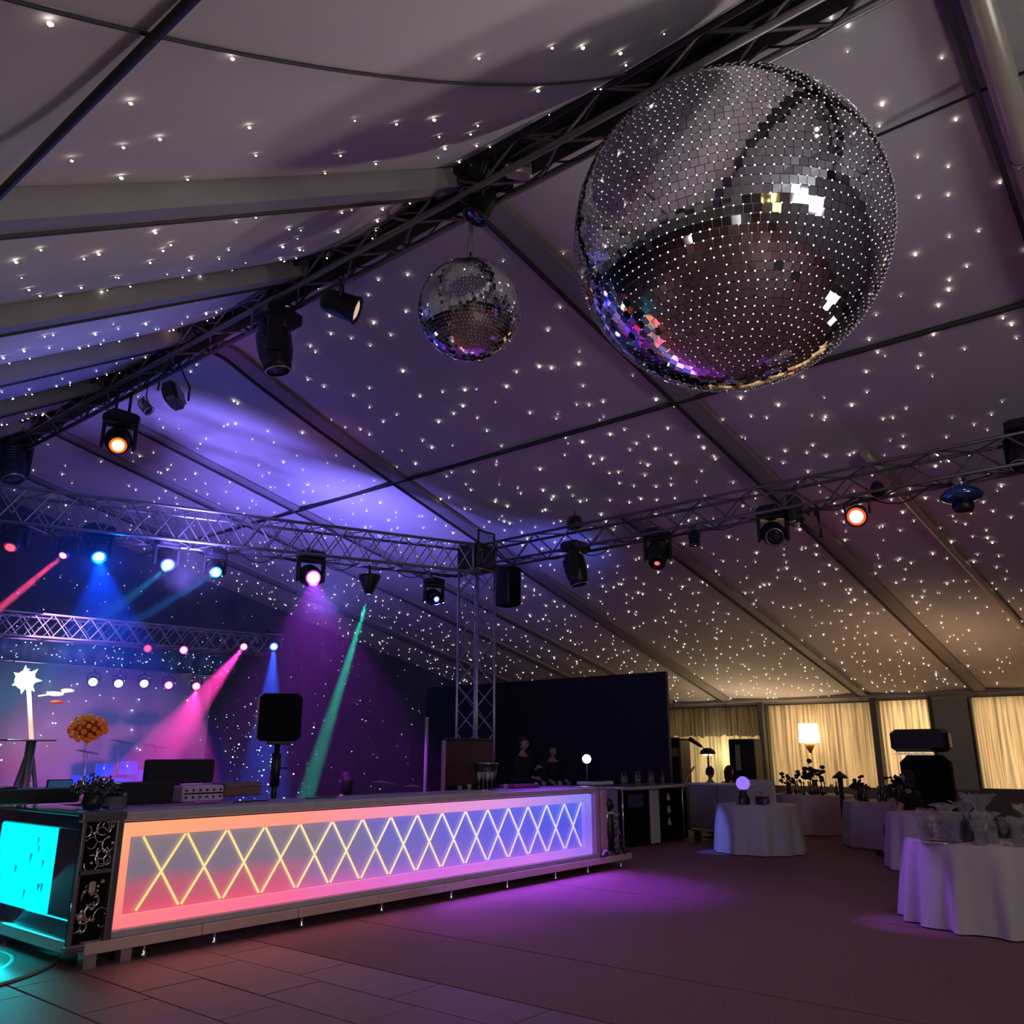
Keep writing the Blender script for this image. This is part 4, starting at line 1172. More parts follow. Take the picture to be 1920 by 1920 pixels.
# speaker on pole
a = P_(476, 1389, 9.25); b = P_(564, 1304, 9.25)
w = b.x - a.x; h = b.z - a.z; cx = (a.x + b.x) / 2
t = thing('speaker', 'black square loudspeaker on a pole stand behind the bar', 'speaker', (cx, 9.22, 0), -.55)
w *= .80
MB().box((0, .0, a.z + h / 2), (w, .38, h), bev=.05).build('cabinet', M_BLACKM, t)
MB().box((0, -.197, a.z + h / 2), (w * .92, .012, h * .92), bev=.005).build('grille', M_BLACKM, t)
MB().box((-w / 2 - .005, .0, a.z + h * .5), (.015, .33, h * .9), bev=.004).build('side_trim', mat('grey_trim', (.16, .14, .18), .4), t)
mb = MB(); mb.tube([(0, 0, .5), (0, 0, a.z - .04)], .035, 10); mb.tube([(0, 0, 1.2), (0, 0, 1.6)], .06, 10); mb.box((0, 0, a.z - .02), (.26, .2, .05), bev=.01)
mb.tube([(0, 0, 1.42), (.14, -.02, 1.42)], .012, 6); mb.build('pole', M_BLACK, t)
mb = MB()
for q in range(3): mb.tube([(0, 0, .8), (.5 * math.cos(q * 2.1), .5 * math.sin(q * 2.1), 0.01)], .018, 6)
mb.build('tripod', M_BLACK, t)
# stage floor and backdrop
MB().box((5.5, 15.2, .30), (7.6, 3.6, .60), bev=.01).build('stage_riser', M_BLACKM)
tag(bpy.data.objects['stage_riser'], 'low black riser that carries the drum kit in front of the backdrop', 'stage')
M_BACK = mat('backdrop_cloth', (.52, .46, .56), .75, noise_amt=.12, noise_scale=.9)
t = thing('stage_backdrop', 'pale fabric backdrop at the rear of the stage, washed violet and pink', 'backdrop', (6.2, 16.4, .6))
mb = MB(); vs = []; n = 90
xr = P_(390, 1350, 16.4).x - 6.2
for k in range(n + 1):
    x = -3.9 + (xr + 3.9) * k / n; y = .02 * math.sin(k * .6)
    vs += [(x, y, 0), (x, y, 2.75), (x, y + .02, 2.75), (x, y + .02, 0)]
fs = []
for k in range(n):
    for e in range(4): fs.append([4 * k + e, 4 * k + 4 + e, 4 * k + 4 + (e + 1) % 4, 4 * k + (e + 1) % 4][::-1])
mb.add(vs, fs, True); mb.build('cloth', M_BACK, t)
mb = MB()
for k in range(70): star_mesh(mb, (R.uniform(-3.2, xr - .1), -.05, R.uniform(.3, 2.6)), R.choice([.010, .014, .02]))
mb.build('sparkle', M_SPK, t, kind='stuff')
mb = MB(); mb.tube([(xr, .05, 0), (xr, .05, 2.8)], .03, 8); mb.tube([(-3.9, .05, 2.8), (xr, .05, 2.8)], .03, 8); mb.build('frame', M_DARK, t)
# slanted dark drape at the left of the stage
# blue drum kit with cymbals
def drum_kit(loc, label, shell, s=1.0, rz=0):
    t = thing('drum_kit', label, 'drum kit', loc, rz)
    Mh = Matrix.Rotation(PI / 2, 3, 'X')
    b = MB().lathe([(.28 * s, -.18 * s), (.29 * s, -.18 * s), (.29 * s, .18 * s), (.28 * s, .18 * s)], 24, Mh, (0, 0, .30 * s)).build('bass_drum', shell, t)
    MB().lathe([(.28 * s, .165 * s), (.001, .17 * s)], 24, Mh, (0, 0, .30 * s)).build('drum_skin', mat('drum_skin', (.1, .12, .25), .4), b)
    for (x, y, z, r, h) in ((-.22, .1, .62, .15, .18), (.2, .1, .64, .16, .2), (.5, .3, .35, .2, .34), (-.5, .3, .5, .18, .12)):
        d = MB().lathe([(r * s, 0), (r * 1.03 * s, .01), (r * s, .02), (r * s, h * s), (r * 1.03 * s, (h + .01) * s), (r * s, (h + .02) * s), (.001, (h + .01) * s)], 20, None, (x * s, y * s, z * s)).build('drum', shell, t)
    for (x, y, z, r) in ((-.6, 0, 1.02, .2), (.62, .05, 1.12, .24), (.15, .4, 1.2, .2)):
        MB().lathe([(.001, .03), (.05 * s, .02), (r * s, 0), (r * s, -.004), (.001, .02)], 20, Matrix.Rotation(.2, 3, 'Y'), (x * s, y * s, z * s)).build('cymbal', mat('cymbal', (.7, .55, .5), .2, metal=.9), t)
        MB().tube([(x * s, y * s, 0.01), (x * s, y * s, z * s)], .009, 6).build('cymbal_stand', M_CHROME, t)
    mb = MB(); mb.tube([(0, .65 * s, .0), (0, .65 * s, .45 * s)], .02, 6); mb.lathe([(.15 * s, .45 * s), (.15 * s, .52 * s), (.001, .53 * s)], 16, None, (0, .65 * s, 0)); mb.build('drum_stool', M_BLACK, t)
    return t
p = P_(232, 1430, 15.0)
drum_kit((p.x - .1, 14.9, .60), 'glassy blue drum kit in front of the pale backdrop', mat('blue_shell', (.01, .06, .45), .12, coat=.6, emit=(.0, .13, .8), es=.35), 1.0)  # shell glows faintly by itself to imitate blue stage light
lamp('drum_blue', 'SPOT', (p.x, 13.6, 3.2), 60, (.03, .35, 1), (p.x, 14.9, 1.0), .05, .7, .6)
p = P_(752, 1450, 9.9)
drum_kit((p.x, 9.9, .0), 'dark violet drum kit behind the middle of the bar', mat('violet_shell', (.05, .03, .14), .15, coat=.5), .95, .3)
lamp('drum_violet', 'SPOT', (p.x - .4, 9.2, 2.6), 90, (.55, .12, 1), (p.x, 9.9, 1.0), .03, .5, .6)
# silver upright tube and framed board
a = P_(795, 1345, 9.2); b = P_(797, 1480, 9.2)
t = thing('light_tube', 'slim pale upright tube behind the bar, left of the black screen', 'tube', (b.x, 9.2, 0))
MB().tube([(0, 0, .02), (0, 0, a.z - .02)], .026, 12).build('tube', mat('frosted_tube', (.30, .27, .30), .4), t)
MB().lathe([(.16, 0), (.16, .02), (.03, .04), (.03, .08)], 20).build('base', M_DARK, t); MB().lathe([(.032, a.z - .04), (.032, a.z), (.001, a.z)], 12).build('cap', M_SILVER, t)
a = P_(838, 1388, 8.6); b = P_(925, 1472, 8.6)
t = thing('menu_board', 'dark plum board with a pale pink edge standing behind the bar by the column', 'board', ((a.x + b.x) / 2, 8.65, 0))
w = b.x - a.x; h = a.z
MB().box((0, 0, h / 2), (w, .05, h), bev=.01).build('panel', mat('plum_panel', (.05, .015, .035), .4), t)
MB().box((-w / 2 - .02, -.01, h * .60), (.03, .07, h * .80), bev=.008).build('edge_strip', mat('pink_edge', (.40, .18, .32), .4), t)
MB().box((0, -.01, h + .02), (w * 1.02, .07, .03), bev=.008).build('top_strip', M_DARK, t)
# glassware and bits at the far end of the bar
gl = thing('champagne_glass', 'tall champagne glass standing on the far half of the bar top', 'glass', P_(898, 1478, 7.5).xy.to_3d() + Vector((0, 0, TOPZ)), 0, 'champagne glasses on the bar')
mb = MB(); glass(mb, (0, 0, 0), .22, .030); mb.build('glass', M_GLASS, gl)
for (px, y) in ((906, 7.58), (914, 7.45), (922, 7.56)):
    q = P_(px, 1478, y); dup(gl, (q.x, q.y, TOPZ), gl['label'])
lamp('glass_sparkle', 'POINT', (P_(905, 1440, 7.35).x, 7.25, 1.42), .5, (1, .9, .75), None, .02)
p = P_(905, 1478, 7.5); t = thing('silver_tray', 'flat silver tray under the champagne glasses', 'tray', (p.x, 7.52, TOPZ))
MB().lathe([(.001, -.001), (.20, -.001), (.22, .006), (.21, .007), (.001, .0)], 32).build('plate', M_CHROME, t)
t = thing('wine_bucket', 'round black ice bucket with chrome rim at the foot of the column', 'bucket', (P_(912, 1440, 8.3).x, 8.3, 1.15))
MB().lathe([(.12, 0), (.14, .12), (.17, .30), (.16, .30), (.13, .12), (.001, .02)], 24).build('bowl', M_BLACK, t); MB().lathe([(.17, .30), (.178, .31), (.165, .315)], 24, caps=False).build('rim', M_CHROME, t)
MB().box((P_(912, 1440, 8.3).x, 8.35, .575), (1.0, .45, 1.15), bev=.01).build('back_counter', M_BLACKM)
tag(bpy.data.objects['back_counter'], 'black back counter carrying the ice bucket', 'counter')
p = P_(975, 1478, 7.5); t = thing('serving_tray', 'low dark red serving tray on the bar, right of the champagne glasses', 'tray', (p.x, 7.5, TOPZ))
MB().box((0, 0, .025), (.55, .28, .05), bev=.01).build('tray', mat('wine_red', (.12, .03, .05), .35), t); MB().box((.2, -.15, .03), (.1, .01, .03)).build('handle', M_CHROME, t)
p = P_(1125, 1470, 7.3); t = thing('acrylic_stand', 'shiny clear ledge at the far corner of the bar top', 'stand', (p.x - .05, 7.35, TOPZ))
MB().box((0, 0, .03), (.55, .3, .05), bev=.01).build('ledge', mat('shiny_ledge', (.6, .58, .66), .1, coat=1), t)
# small items (napkin holders) along the bar
cup = thing('tumbler', 'small clear tumbler on the bar near the far end', 'glass', (P_(862, 1480, 7.4).x, 7.4, TOPZ), 0, 'tumblers on the bar')
mb = MB(); glass(mb, (0, 0, 0), .07, .03, False); mb.build('glass', M_GLASS, cup)
for px, y in ((880, 7.6), (948, 7.3), (1005, 7.4), (1020, 7.6), (1050, 7.4)): q = P_(px, 1475, y); dup(cup, (q.x, q.y, TOPZ), cup['label'])

# big black screen beyond the bar
a = at(1250, 1259, 0, 15.9); b = at(803, 1298, 0, 15.9)
t = thing('black_screen', 'huge blank black screen turned towards the bar', 'screen', (15.9, (a.y + b.y) / 2, 0))
w = b.y - a.y; M_SCR = mat('screen_black', (.0035, .0035, .006), .45)
MB().box((0, 0, (a.z + .35) / 2), (.10, w, a.z - .35), bev=.012).build('panel', M_SCR, t)
mb = MB()
for sy in (-1, 1):
    mb.box((.12, sy * w * .4, .9), (.06, .06, 1.8)); mb.box((.1, sy * w * .4, .03), (.9, .08, .06))
mb.build('leg', M_DARK, t)
# bright round lamp in front of it
p = P_(1100, 1423, 8.2)
t = thing('spot_lamp', 'bright white round lamp shining at the camera in front of the black screen', 'lamp', (p.x, 8.2, 0))
Ax = align((EYE - p).normalized())
MB().lathe([(.001, -.10), (.05, -.09), (.075, 0), (.078, .02)], 20, Ax, (0, 0, p.z)).build('housing', M_BLACK, t)
MB().lathe([(.07, .02), (.04, .035), (.001, .04)], 20, Ax, (0, 0, p.z)).build('lens', emis('spot_white', (.8, .9, 1.0), 20), t)
mb = MB(); mb.tube([(0, 0, .02), (0, 0, p.z - .07)], .016, 8); mb.lathe([(.16, 0), (.16, .02), (.02, .04)], 20); mb.build('stand', M_BLACK, t)

# second counter to the right of the bar
t = thing('drinks_counter', 'dark drinks counter with pale end panel past the far end of the bar', 'counter', (13.9, 8.5, 0))
def BB(mb, o=(13.9, 8.5)): mb.v = [(x - o[0], y - o[1], z) for x, y, z in mb.v]; return mb
a = at(1168, 1585, 2, 0); 
p0 = P_(1170, 1480, 8.3); p1 = P_(1290, 1480, 8.3)
mb = MB(); mb.box(((p0.x + p1.x) / 2, 8.7, .50), (p1.x - p0.x, .7, .94)); BB(mb).build('carcass', M_BLACKM, t)
mb = MB(); mb.box(((p0.x + p1.x) / 2, 8.6, 1.0), (p1.x - p0.x + .1, .95, .05), bev=.01); BB(mb).build('worktop', M_TOP, t)
mb = MB(); mb.box((P_(1228, 1500, 8.3).x, 8.32, .49), (.30, .05, .94), bev=.01); BB(mb).build('pale_panel', M_WHITE, t)
mb = MB(); mb.box((P_(1195, 1500, 8.3).x, 8.33, .78), (.5, .03, .22), bev=.01); BB(mb).build('blue_panel', mat('blue_panel', (.05, .05, .14), .3), t)
mb = MB()
for k in range(3): mb.lathe([(.03, 0), (.04, .05), (.02, .09), (.02, .13)], 10, None, (P_(1253, 1500, 8.3).x, 8.30, .30 + k * .22))
BB(mb).build('white_bottle', M_WHITE, t)
for k in range(7):
    q = thing('bottle', 'dark bottle in the row on the drinks counter past the bar end', 'bottle', (p0.x + .35 + k * .24, 8.55 + .08 * (k % 2), 1.025), 0, 'bottles on the drinks counter')
    MB().lathe([(.035, 0), (.037, .01), (.037, .14), (.014, .19), (.013, .25), (.001, .25)], 10).build('bottle', M_LENS if k % 2 else mat('green_glass', (.02, .04, .03), .1, coat=1), q)
# lounge bench / white counter
a = at(1290, 1470, 0, 15.3); b = at(1400, 1470, 0, 15.3)
t = thing('lounge_counter', 'pale panelled counter with glass front left of the round cocktail table', 'counter', (15.3, (a.y + b.y) / 2, 0))
w = a.y - b.y
for k in range(2): MB().box((0, -w / 4 + k * w / 2, .62), (.10, w / 2 - .02, .78), bev=.02).build('panel', mat('grey_mauve_panel', (.28, .24, .26), .5), t)
MB().box((.2, 0, 1.03), (.5, w, .04), bev=.01).build('top', M_WHITE, t); MB().box((.1, 0, .20), (.2, w, .04)).build('base_rail', M_SILVER, t)
MB().tube([(-.2, w / 2 + .03, .1), (-.2, w / 2 + .03, .9), (0, w / 2 + .0, 1.15), (.1, w / 2 - .1, 1.35)], .02, 8).build('side_rail', M_SILVER, t)
mb = MB()
for sy in (-1, 1): mb.box((.1, sy * w * .42, .1), (.1, .1, .2))
mb.build('leg', M_BLACK, t)
a = at(1395, 1468, 0, 16.4); b = at(1452, 1468, 0, 16.4)
t = thing('armchair', 'pale high backed armchair behind the round cocktail table', 'chair', (16.4, (a.y + b.y) / 2, 0))
w = a.y - b.y
MB().box((0, 0, .80), (.12, w, .60), bev=.04).build('backrest', M_WHITE, t); MB().box((-.3, 0, .42), (.55, w, .14), bev=.04).build('seat', M_WHITE, t)
for sx in (-.5, -.05):
    for sy in (-1, 1): MB().tube([(sx, sy * w * .42, 0), (sx, sy * w * .42, .38)], .02, 8).build('leg', M_BLACK, t)

# ---------------------------------------------------------------- tables
def table(c, r, label, clabel, seed, h=.76, folds=14, amp=.05, group=None):
    t = thing('banquet_table', label, 'table', (c[0], c[1], 0))
    MB().lathe([(r - .02, h - .03), (r - .01, h - .02), (r - .01, h - .008), (.001, h - .008)], 40).build('tabletop', mat('table_wood', (.3, .2, .13), .5), t)
    mb = MB(); mb.tube([(0, 0, .02), (0, 0, h - .03)], .04, 10); mb.lathe([(.3, 0), (.3, .02), (.04, .05)], 20); mb.build('pedestal', M_DARK, t)
    rr = random.Random(seed); N = 160; ph = [rr.uniform(0, 6.28) for _ in range(4)]
    mb = MB(); vs = []; levels = 9
    for L in range(levels + 1):
        f = L / levels
        for k in range(N):
            a = 2 * PI * k / N
            fold = math.sin(folds * a + ph[0] + .9 * math.sin(3 * a + ph[1])) + .5 * math.sin((folds * 2 - 3) * a + ph[2])
            fold = fold * .6 + .3 * abs(math.sin(folds * .5 * a + ph[3]))
            rad = r + .012 + amp * .9 * f + fold * amp * (f ** .7)
            if f == 0: rad = r + .004
            vs.append((rad * math.cos(a), rad * math.sin(a), h - .002 - f * (h - .02) - (.004 if f else 0)))
    fs = []
    for L in range(levels):
        for k in range(N):
            fs.append([L * N + k, L * N + (k + 1) % N, (L + 1) * N + (k + 1) % N, (L + 1) * N + k][::-1])
    mb.add(vs, fs, True)
    mb.lathe([(r + .004, h - .002), (r - .01, h + .003), (.001, h + .003)], 64)
    o = mb.build('tablecloth', M_CLOTH, None, (c[0], c[1], 0)); tag(o, clabel, 'tablecloth')
    return t
T5 = (10.02, 1.95); T1 = (14.35, 6.35); T2 = (18.5, 6.9); T3 = (16.7, 4.85); T4 = (13.85, 3.45)
table(T5, .82, 'large round table nearest the camera, crowded with clear glassware', 'white cloth on the nearest round table, its left folds lit violet', 1, folds=15, amp=.075)
table(T1, .66, 'round cocktail table with the glowing violet globe on it', 'white cloth with blue lit left side under the glowing violet globe', 2, folds=11)
table(T2, .78, 'round table just behind and right of the globe table', 'plain white cloth partly hidden behind the globe table', 3, folds=12)
table(T3, .78, 'round table below the second window with dark flowers on it', 'white cloth with flat folds below the dark flower table setting', 4, folds=10)
table(T4, .62, 'round table standing in front of the seated figure in black', 'white cloth between the nearest table and the seated figure in black', 5, folds=10)
lamp('violet_table_spot', 'SPOT', (8.6, 4.9, 3.9), 420, (.35, .12, 1), (9.35, 2.75, .35), .05, .28, .6)
lamp('blue_table_spot', 'SPOT', (11.2, 8.3, 4.4), 900, (.15, .2, 1), (13.75, 6.95, .35), .05, .17, .6)
# violet globe
t = thing('globe_lamp', 'glowing violet globe lamp on a black foot on the cocktail table', 'lamp', (T1[0] - .22, T1[1] + .12, .763))
MB().ball((0, 0, .34), .115, 28).build('globe', emis('globe_violet', (.30, .17, .88), 1.0), t); MB().lathe([(.10, 0), (.10, .10), (.06, .17), (.06, .24), (.001, .24)], 20).build('foot', M_BLACK, t)
t = thing('gift_box', 'small black box beside the globe lamp foot', 'box', (T1[0] - .02, T1[1] - .12, .763)); MB().box((0, 0, .06), (.22, .16, .12), bev=.01).build('box', M_BLACK, t); MB().box((0, 0, .125), (.23, .17, .02), bev=.004).build('lid', M_DARK, t)
# table settings
def goblet(h, r, name='wine_glass'):
    mb = MB(); glass(mb, (0, 0, 0), h, r); return mb.mesh(name, M_GLASS)
def tumb(h, r, name='tumbler'):
    mb = MB(); glass(mb, (0, 0, 0), h, r, False); return mb.mesh(name, M_GLASS)
G1 = goblet(.20, .042); G2 = tumb(.10, .035); G3 = MB().lathe([(.001, 0), (.075, 0), (.08, .01), (.05, .10), (.07, .22), (.10, .30), (.095, .30), (.065, .22), (.045, .10), (.07, .012), (.001, .01)], 18).mesh('glass_vase', M_GLASS)


def drop(me, name, x, y, z, label, cat, group=None, s=1.0):
    o = bpy.data.objects.new(name, me); COL.objects.link(o); o.location = (x, y, z); o.scale = (s, s, s); tag(o, label, cat, group); return o
rr = random.Random(77)
def scatter(c, r, n, kinds, tname, minr=.07):
    placed = []
    k = 0; tries = 0
    while k < n and tries < 3000:
        tries += 1
        a = rr.uniform(0, 2 * PI); q = r * math.sqrt(rr.random()) * .88
        x, y = c[0] + q * math.cos(a), c[1] + q * math.sin(a)
        me, nm, lab, cat, rad, s = kinds[k % len(kinds)]
        if any((x - u) ** 2 + (y - v) ** 2 < (rad + w) ** 2 for u, v, w in placed): continue
        placed.append((x, y, rad)); drop(me, nm, x, y, .7632, lab + ' ' + tname, cat, nm.replace('_', ' ') + ' items ' + tname, s); k += 1
GV = (G3, 'glass_vase', 'clear flared glass vase', 'vase', .085, .75)
GW = (G1, 'wine_glass', 'clear stemmed wine glass', 'glass', .045, 1.0)
GT = (G2, 'tumbler', 'clear straight tumbler', 'glass', .04, 1.0)
scatter(T5, .80, 44, [GV, GW, GT, GW, GV, GT], 'on the nearest table')
scatter(T1, .60, 8, [GT, GW, GT], 'on the globe table, right of the lamp')
# cellophane wrapped gifts on the nearest table
M_CELLO = mat('cellophane', (.42, .39, .37), .14, alpha=.34, noise_amt=.1, coat=1.0)
for k, (dx, dy, s_) in enumerate([(-.30, .35, 1.0), (.02, .10, 1.25), (-.45, -.05, .85), (.35, .30, 1.0), (.1, -.3, 1.0), (-.1, .6, .8)]):
    mb = MB(); vs = []; N = 22; Lv = 9
    for L in range(Lv + 1):
        f = L / Lv; base = .085 * (1 - .2 * f) if f < .6 else (.03 if f < .72 else .03 + (f - .72) * .33)
        for q in range(N):
            a = 2 * PI * q / N; rd = base * (1 + .30 * rr.uniform(-1, 1) * (0.4 + f))
            vs.append((rd * math.cos(a) * s_, rd * math.sin(a) * s_, (.002 + .34 * f + .02 * rr.uniform(-1, 1) * (f > 0)) * s_))
    mb.add(vs, [[L * N + q, L * N + (q + 1) % N, (L + 1) * N + (q + 1) % N, (L + 1) * N + q] for L in range(Lv) for q in range(N)], False)
    o = mb.build('wrapped_gift', M_CELLO, None, (T5[0] + dx * .9, T5[1] + dy, .7635)); tag(o, 'crumpled clear cellophane gift wrap tied at the neck on the nearest table', 'gift', 'cellophane gifts on the nearest table')
for k, (dx, dy, c_) in enumerate([(-.10, .18, (.05, .055, .07)), (.28, -.05, (.03, .035, .045)), (-.38, .18, (.04, .035, .05))]):
    t = thing('gift_bag', ['slate blue paper bag in the middle of the nearest table', 'charcoal paper bag at the right of the nearest table', 'dark plum paper bag at the left of the nearest table'][k], 'bag', (T5[0] + dx, T5[1] + dy, .7635), .6 + k)
    MB().box((0, 0, .10), (.13, .09, .20), bev=.006).build('bag', mat('bag_%d' % k, c_, .5), t)
    MB().tube([(-.03, 0, .2), (-.02, 0, .25), (.02, 0, .25), (.03, 0, .2)], .004, 5).build('handle', M_CABLE, t)
MBt = MB().lathe([(.001, 0), (.16, 0), (.17, .006), (.001, .004)], 30).mesh('mirror_plate', M_CHROME)
drop(MBt, 'mirror_plate', T5[0] - .62, T5[1] + .36, .7635, 'shiny round plate at the left edge of the nearest table', 'plate')
# dark flower arrangements and lamps on T2/T3
M_FL = mat('dark_foliage', (.012, .011, .012), .6)
def dark_flowers(x, y, z, label, seed, s=1.0, group=None):
    q = random.Random(seed); t = thing('flower_arrangement', label, 'flowers', (x, y, z), 0, group)
    MB().lathe([(.05 * s, 0), (.06 * s, .02), (.035 * s, .15 * s), (.05 * s, .2 * s), (.001, .19 * s)], 12).build('vase', M_LENS, t)
    mb = MB(); st = MB()
    for k in range(16):
        d = Vector((q.gauss(0, .7), q.gauss(0, .7), q.uniform(.3, 1.2))).normalized(); e = Vector((0, 0, .18 * s)) + d * q.uniform(.12, .26) * s
        st.tube([(0, 0, .16 * s), e], .004, 4)
        for w in range(3): mb.ball(e + Vector((q.gauss(0, .02), q.gauss(0, .02), q.gauss(0, .02))) * s, q.uniform(.022, .042) * s, 8, (1, 1, .7))
    mb.build('bloom', M_FL, t, kind='stuff'); st.build('stem', M_FL, t, kind='stuff')
dark_flowers(T2[0], T2[1] - .05, .763, 'tall spiky dark flower arrangement against the lit second curtain', 5, 1.5)
dark_flowers(T2[0] - .3, T2[1] + .4, .763, 'low dark flowers at the left of the table behind the globe', 15, 1.0)
for k, (dx, dy, s_) in enumerate([(-.2, .45, 1.0), (.1, -.1, 1.1), (-.1, -.45, 1.2), (.3, -.5, 1.0)]):
    dark_flowers(T3[0] + dx, T3[1] + dy, .763, ['leftmost of four dark bouquets on the table under the narrow window', 'second from the left of four dark bouquets under the narrow window', 'third from the left of four dark bouquets under the narrow window', 'rightmost of four dark bouquets on the table under the narrow window'][k], 30 + k, s_)
t = thing('table_lamp', 'small mushroom shaped dark table lamp before the reed curtain', 'lamp', (T3[0] + .9, T3[1] + 1.15, 0))
MB().tube([(0, 0, .0), (0, 0, 1.15)], .05, 10).build('post', M_BLACK, t); MB().lathe([(.16, 1.12), (.12, 1.17), (.03, 1.24), (.001, 1.26)], 18).build('shade', M_BLACK, t)
BOT = MB().lathe([(.001, 0), (.035, 0), (.037, .01), (.037, .15), (.014, .2), (.013, .27), (.001, .27)], 10).mesh('bottle', M_LENS)
CAN = MB().lathe([(.001, 0), (.04, 0), (.042, .01), (.03, .02), (.012, .05), (.012, .22), (.03, .24), (.001, .25)], 10).mesh('candle_holder', M_BLACK)
GB = (BOT, 'wine_bottle', 'black wine bottle', 'bottle', .05, 1.0); GC = (CAN, 'candle_holder', 'slim black candle holder', 'candle holder', .05, 1.0)
scatter(T2, .72, 24, [GW, GB, GT, GC], 'on the table behind the globe table')
scatter(T3, .72, 26, [GT, GB, GW, GC], 'on the table under the narrow window')
def dome_chair(x, y, rz, label):
    t = thing('banquet_chair', label, 'chair', (x, y, 0), rz)
    mb = MB(); N = 12
    vs = []
    for s_ in (-.02, .02):
        for k in range(N + 1):
            a = PI * k / N; vs.append((s_, -.2 * math.cos(a), .80 + .26 * math.sin(a)))
        vs += [(s_, .19, .45), (s_, -.19, .45)]
    n = N + 3
    mb.add(vs, [list(range(n))[::-1], list(range(n, 2 * n))] + [[k, (k + 1) % n, n + (k + 1) % n, n + k] for k in range(n)])
    mb.build('backrest', M_BLACK, t); MB().box((-.2, 0, .44), (.42, .40, .06), bev=.02).build('seat', M_BLACK, t)
    for sx in (-.38, -.02):
        for sy in (-.17, .17): MB().tube([(sx, sy, 0), (sx, sy, .42)], .014, 6).build('leg', M_DARK, t)
    return t
dome_chair(18.6, 5.2, 0, 'black round backed chair, left one of the pair beyond the dark bouquets')
dome_chair(18.8, 4.6, 0, 'black round backed chair, right one of the pair beyond the dark bouquets')
dome_chair(18.0, 8.3, .6, 'black round backed chair in front of the dark cabinet by the sheer curtain')
# black cabinet and round lamps near the first window
a = at(1372, 1386, 0, 18.5); b = at(1420, 1386, 0, 18.5)
t = thing('tall_cabinet', 'black cabinet with small pale pane standing before the sheer curtain', 'cabinet', (18.5, (a.y + b.y) / 2, 0)); w = a.y - b.y
MB().box((0, 0, a.z / 2), (.4, w, a.z), bev=.02).build('body', M_BLACK, t); MB().box((-.205, w * .15, a.z - .40), (.01, .12, .55), bev=.004).build('pane', mat('pale_pane', (.35, .36, .28), .3), t)
a = at(1270, 1370, 0, 17.5)
t = thing('side_board', 'tall dark unit half hidden behind the black screen edge', 'cabinet', (17.5, a.y, 0))
MB().box((0, .1, .95), (.5, .55, 1.9), bev=.03).build('body', M_BLACK, t); MB().box((-.26, .1, 1.62), (.01, .45, .18)).build('shelf', mat('beige_shelf', (.35, .25, .18), .5), t); MB().box((-.02, .1, 1.92), (.54, .6, .04), bev=.01).build('top', M_SILVER, t)
a = at(1307, 1396, 0, 17.0)
t = thing('microphone_stand', 'slanting dark microphone on a thin stand before the sheer curtain', 'microphone', (17.0, a.y - .25, 0))
MB().tube([(0, 0, .02), (0, 0, a.z - .15), (0, .2, a.z)], .012, 6).build('stand', M_BLACK, t); MB().tube([(0, .15, a.z - .04), (0, .42, a.z + .12)], [.03, .05], 10).build('microphone', M_BLACK, t); MB().lathe([(.15, 0), (.15, .02), (.02, .03)], 16).build('base', M_BLACK, t)
a = at(1327, 1412, 0, 17.2)
t = thing('table_lamp', 'small dome shaped lamp glowing beside the microphone', 'lamp', (17.2, a.y, 0))
MB().lathe([(.17, a.z - .02), (.15, a.z + .05), (.08, a.z + .10), (.001, a.z + .11)], 18).build('shade', M_BLACK, t); MB().lathe([(.09, a.z - .06), (.09, a.z - .02)], 12).build('bulb', emis('bulb_warm', (1, .75, .4), 2), t); MB().tube([(0, 0, .02), (0, 0, a.z)], .02, 8).build('post', M_BLACK, t)
# wall sconce
a = at(1515, 1376, 0, 22.25)
t = thing('wall_sconce', 'square shaded wall lamp glowing warm white on the reed curtain', 'lamp', (22.35, a.y, a.z))
MB().lathe([(.26, -.22), (.24, .26), (.23, .26), (.25, -.22)], 24, None, (-.05, 0, 0), caps=False).build('shade', emis('shade_warm', (1.0, .78, .45), 4.5, True), t)
MB().lathe([(.02, -.48), (.10, -.34), (.14, -.25), (.05, -.22)], 16, None, (-.05, 0, 0)).build('bracket', mat('copper', (.4, .16, .08), .4, metal=.5), t)
lamp('sconce_light', 'POINT', (21.9, a.y, a.z), 14, (1, .75, .42), None, .15)
# black equipment by T4: rounded slab on a rounded body
a = at(1675, 1410, 0, 16.0); b = at(1785, 1410, 0, 16.0); c = at(1730, 1367, 0, 16.0)
t = thing('photo_booth', 'bulky black machine with a wide rounded slab for a top behind the seated figure', 'machine', (16.0, (a.y + b.y) / 2, 0)); w = a.y - b.y
MB().box((0, 0, (a.z + c.z) / 2), (.34, w, c.z - a.z), bev=.07).build('top_slab', M_BLACK, t)
MB().box((.02, -.03, (a.z - .05) / 2), (.42, w * .84, a.z - .05), bev=.12).build('body', M_BLACKM, t)
MB().box((-.05, .12, a.z - .03), (.2, w * .6, .03)).build('light_gap', mat('gap_light', (.5, .48, .42), .4, emit=(.9, .85, .7), es=.3), t)  # gleam below the slab drawn as a faintly glowing strip
MB().box((.0, 0, .03), (.6, w, .06), bev=.02).build('base', M_BLACK, t)

# ---------------------------------------------------------------- people
M_SHIRTG = mat('grey_blue_shirt', (.16, .19, .24), .8); M_BLACKC = mat('black_cloth', (.010, .010, .012), .9, bump=.4, bump_scale=50); M_JEAN = mat('dark_trousers', (.02, .02, .03), .9)
M_SHIRTW = mat('dark_red_shirt', (.05, .012, .014), .85)


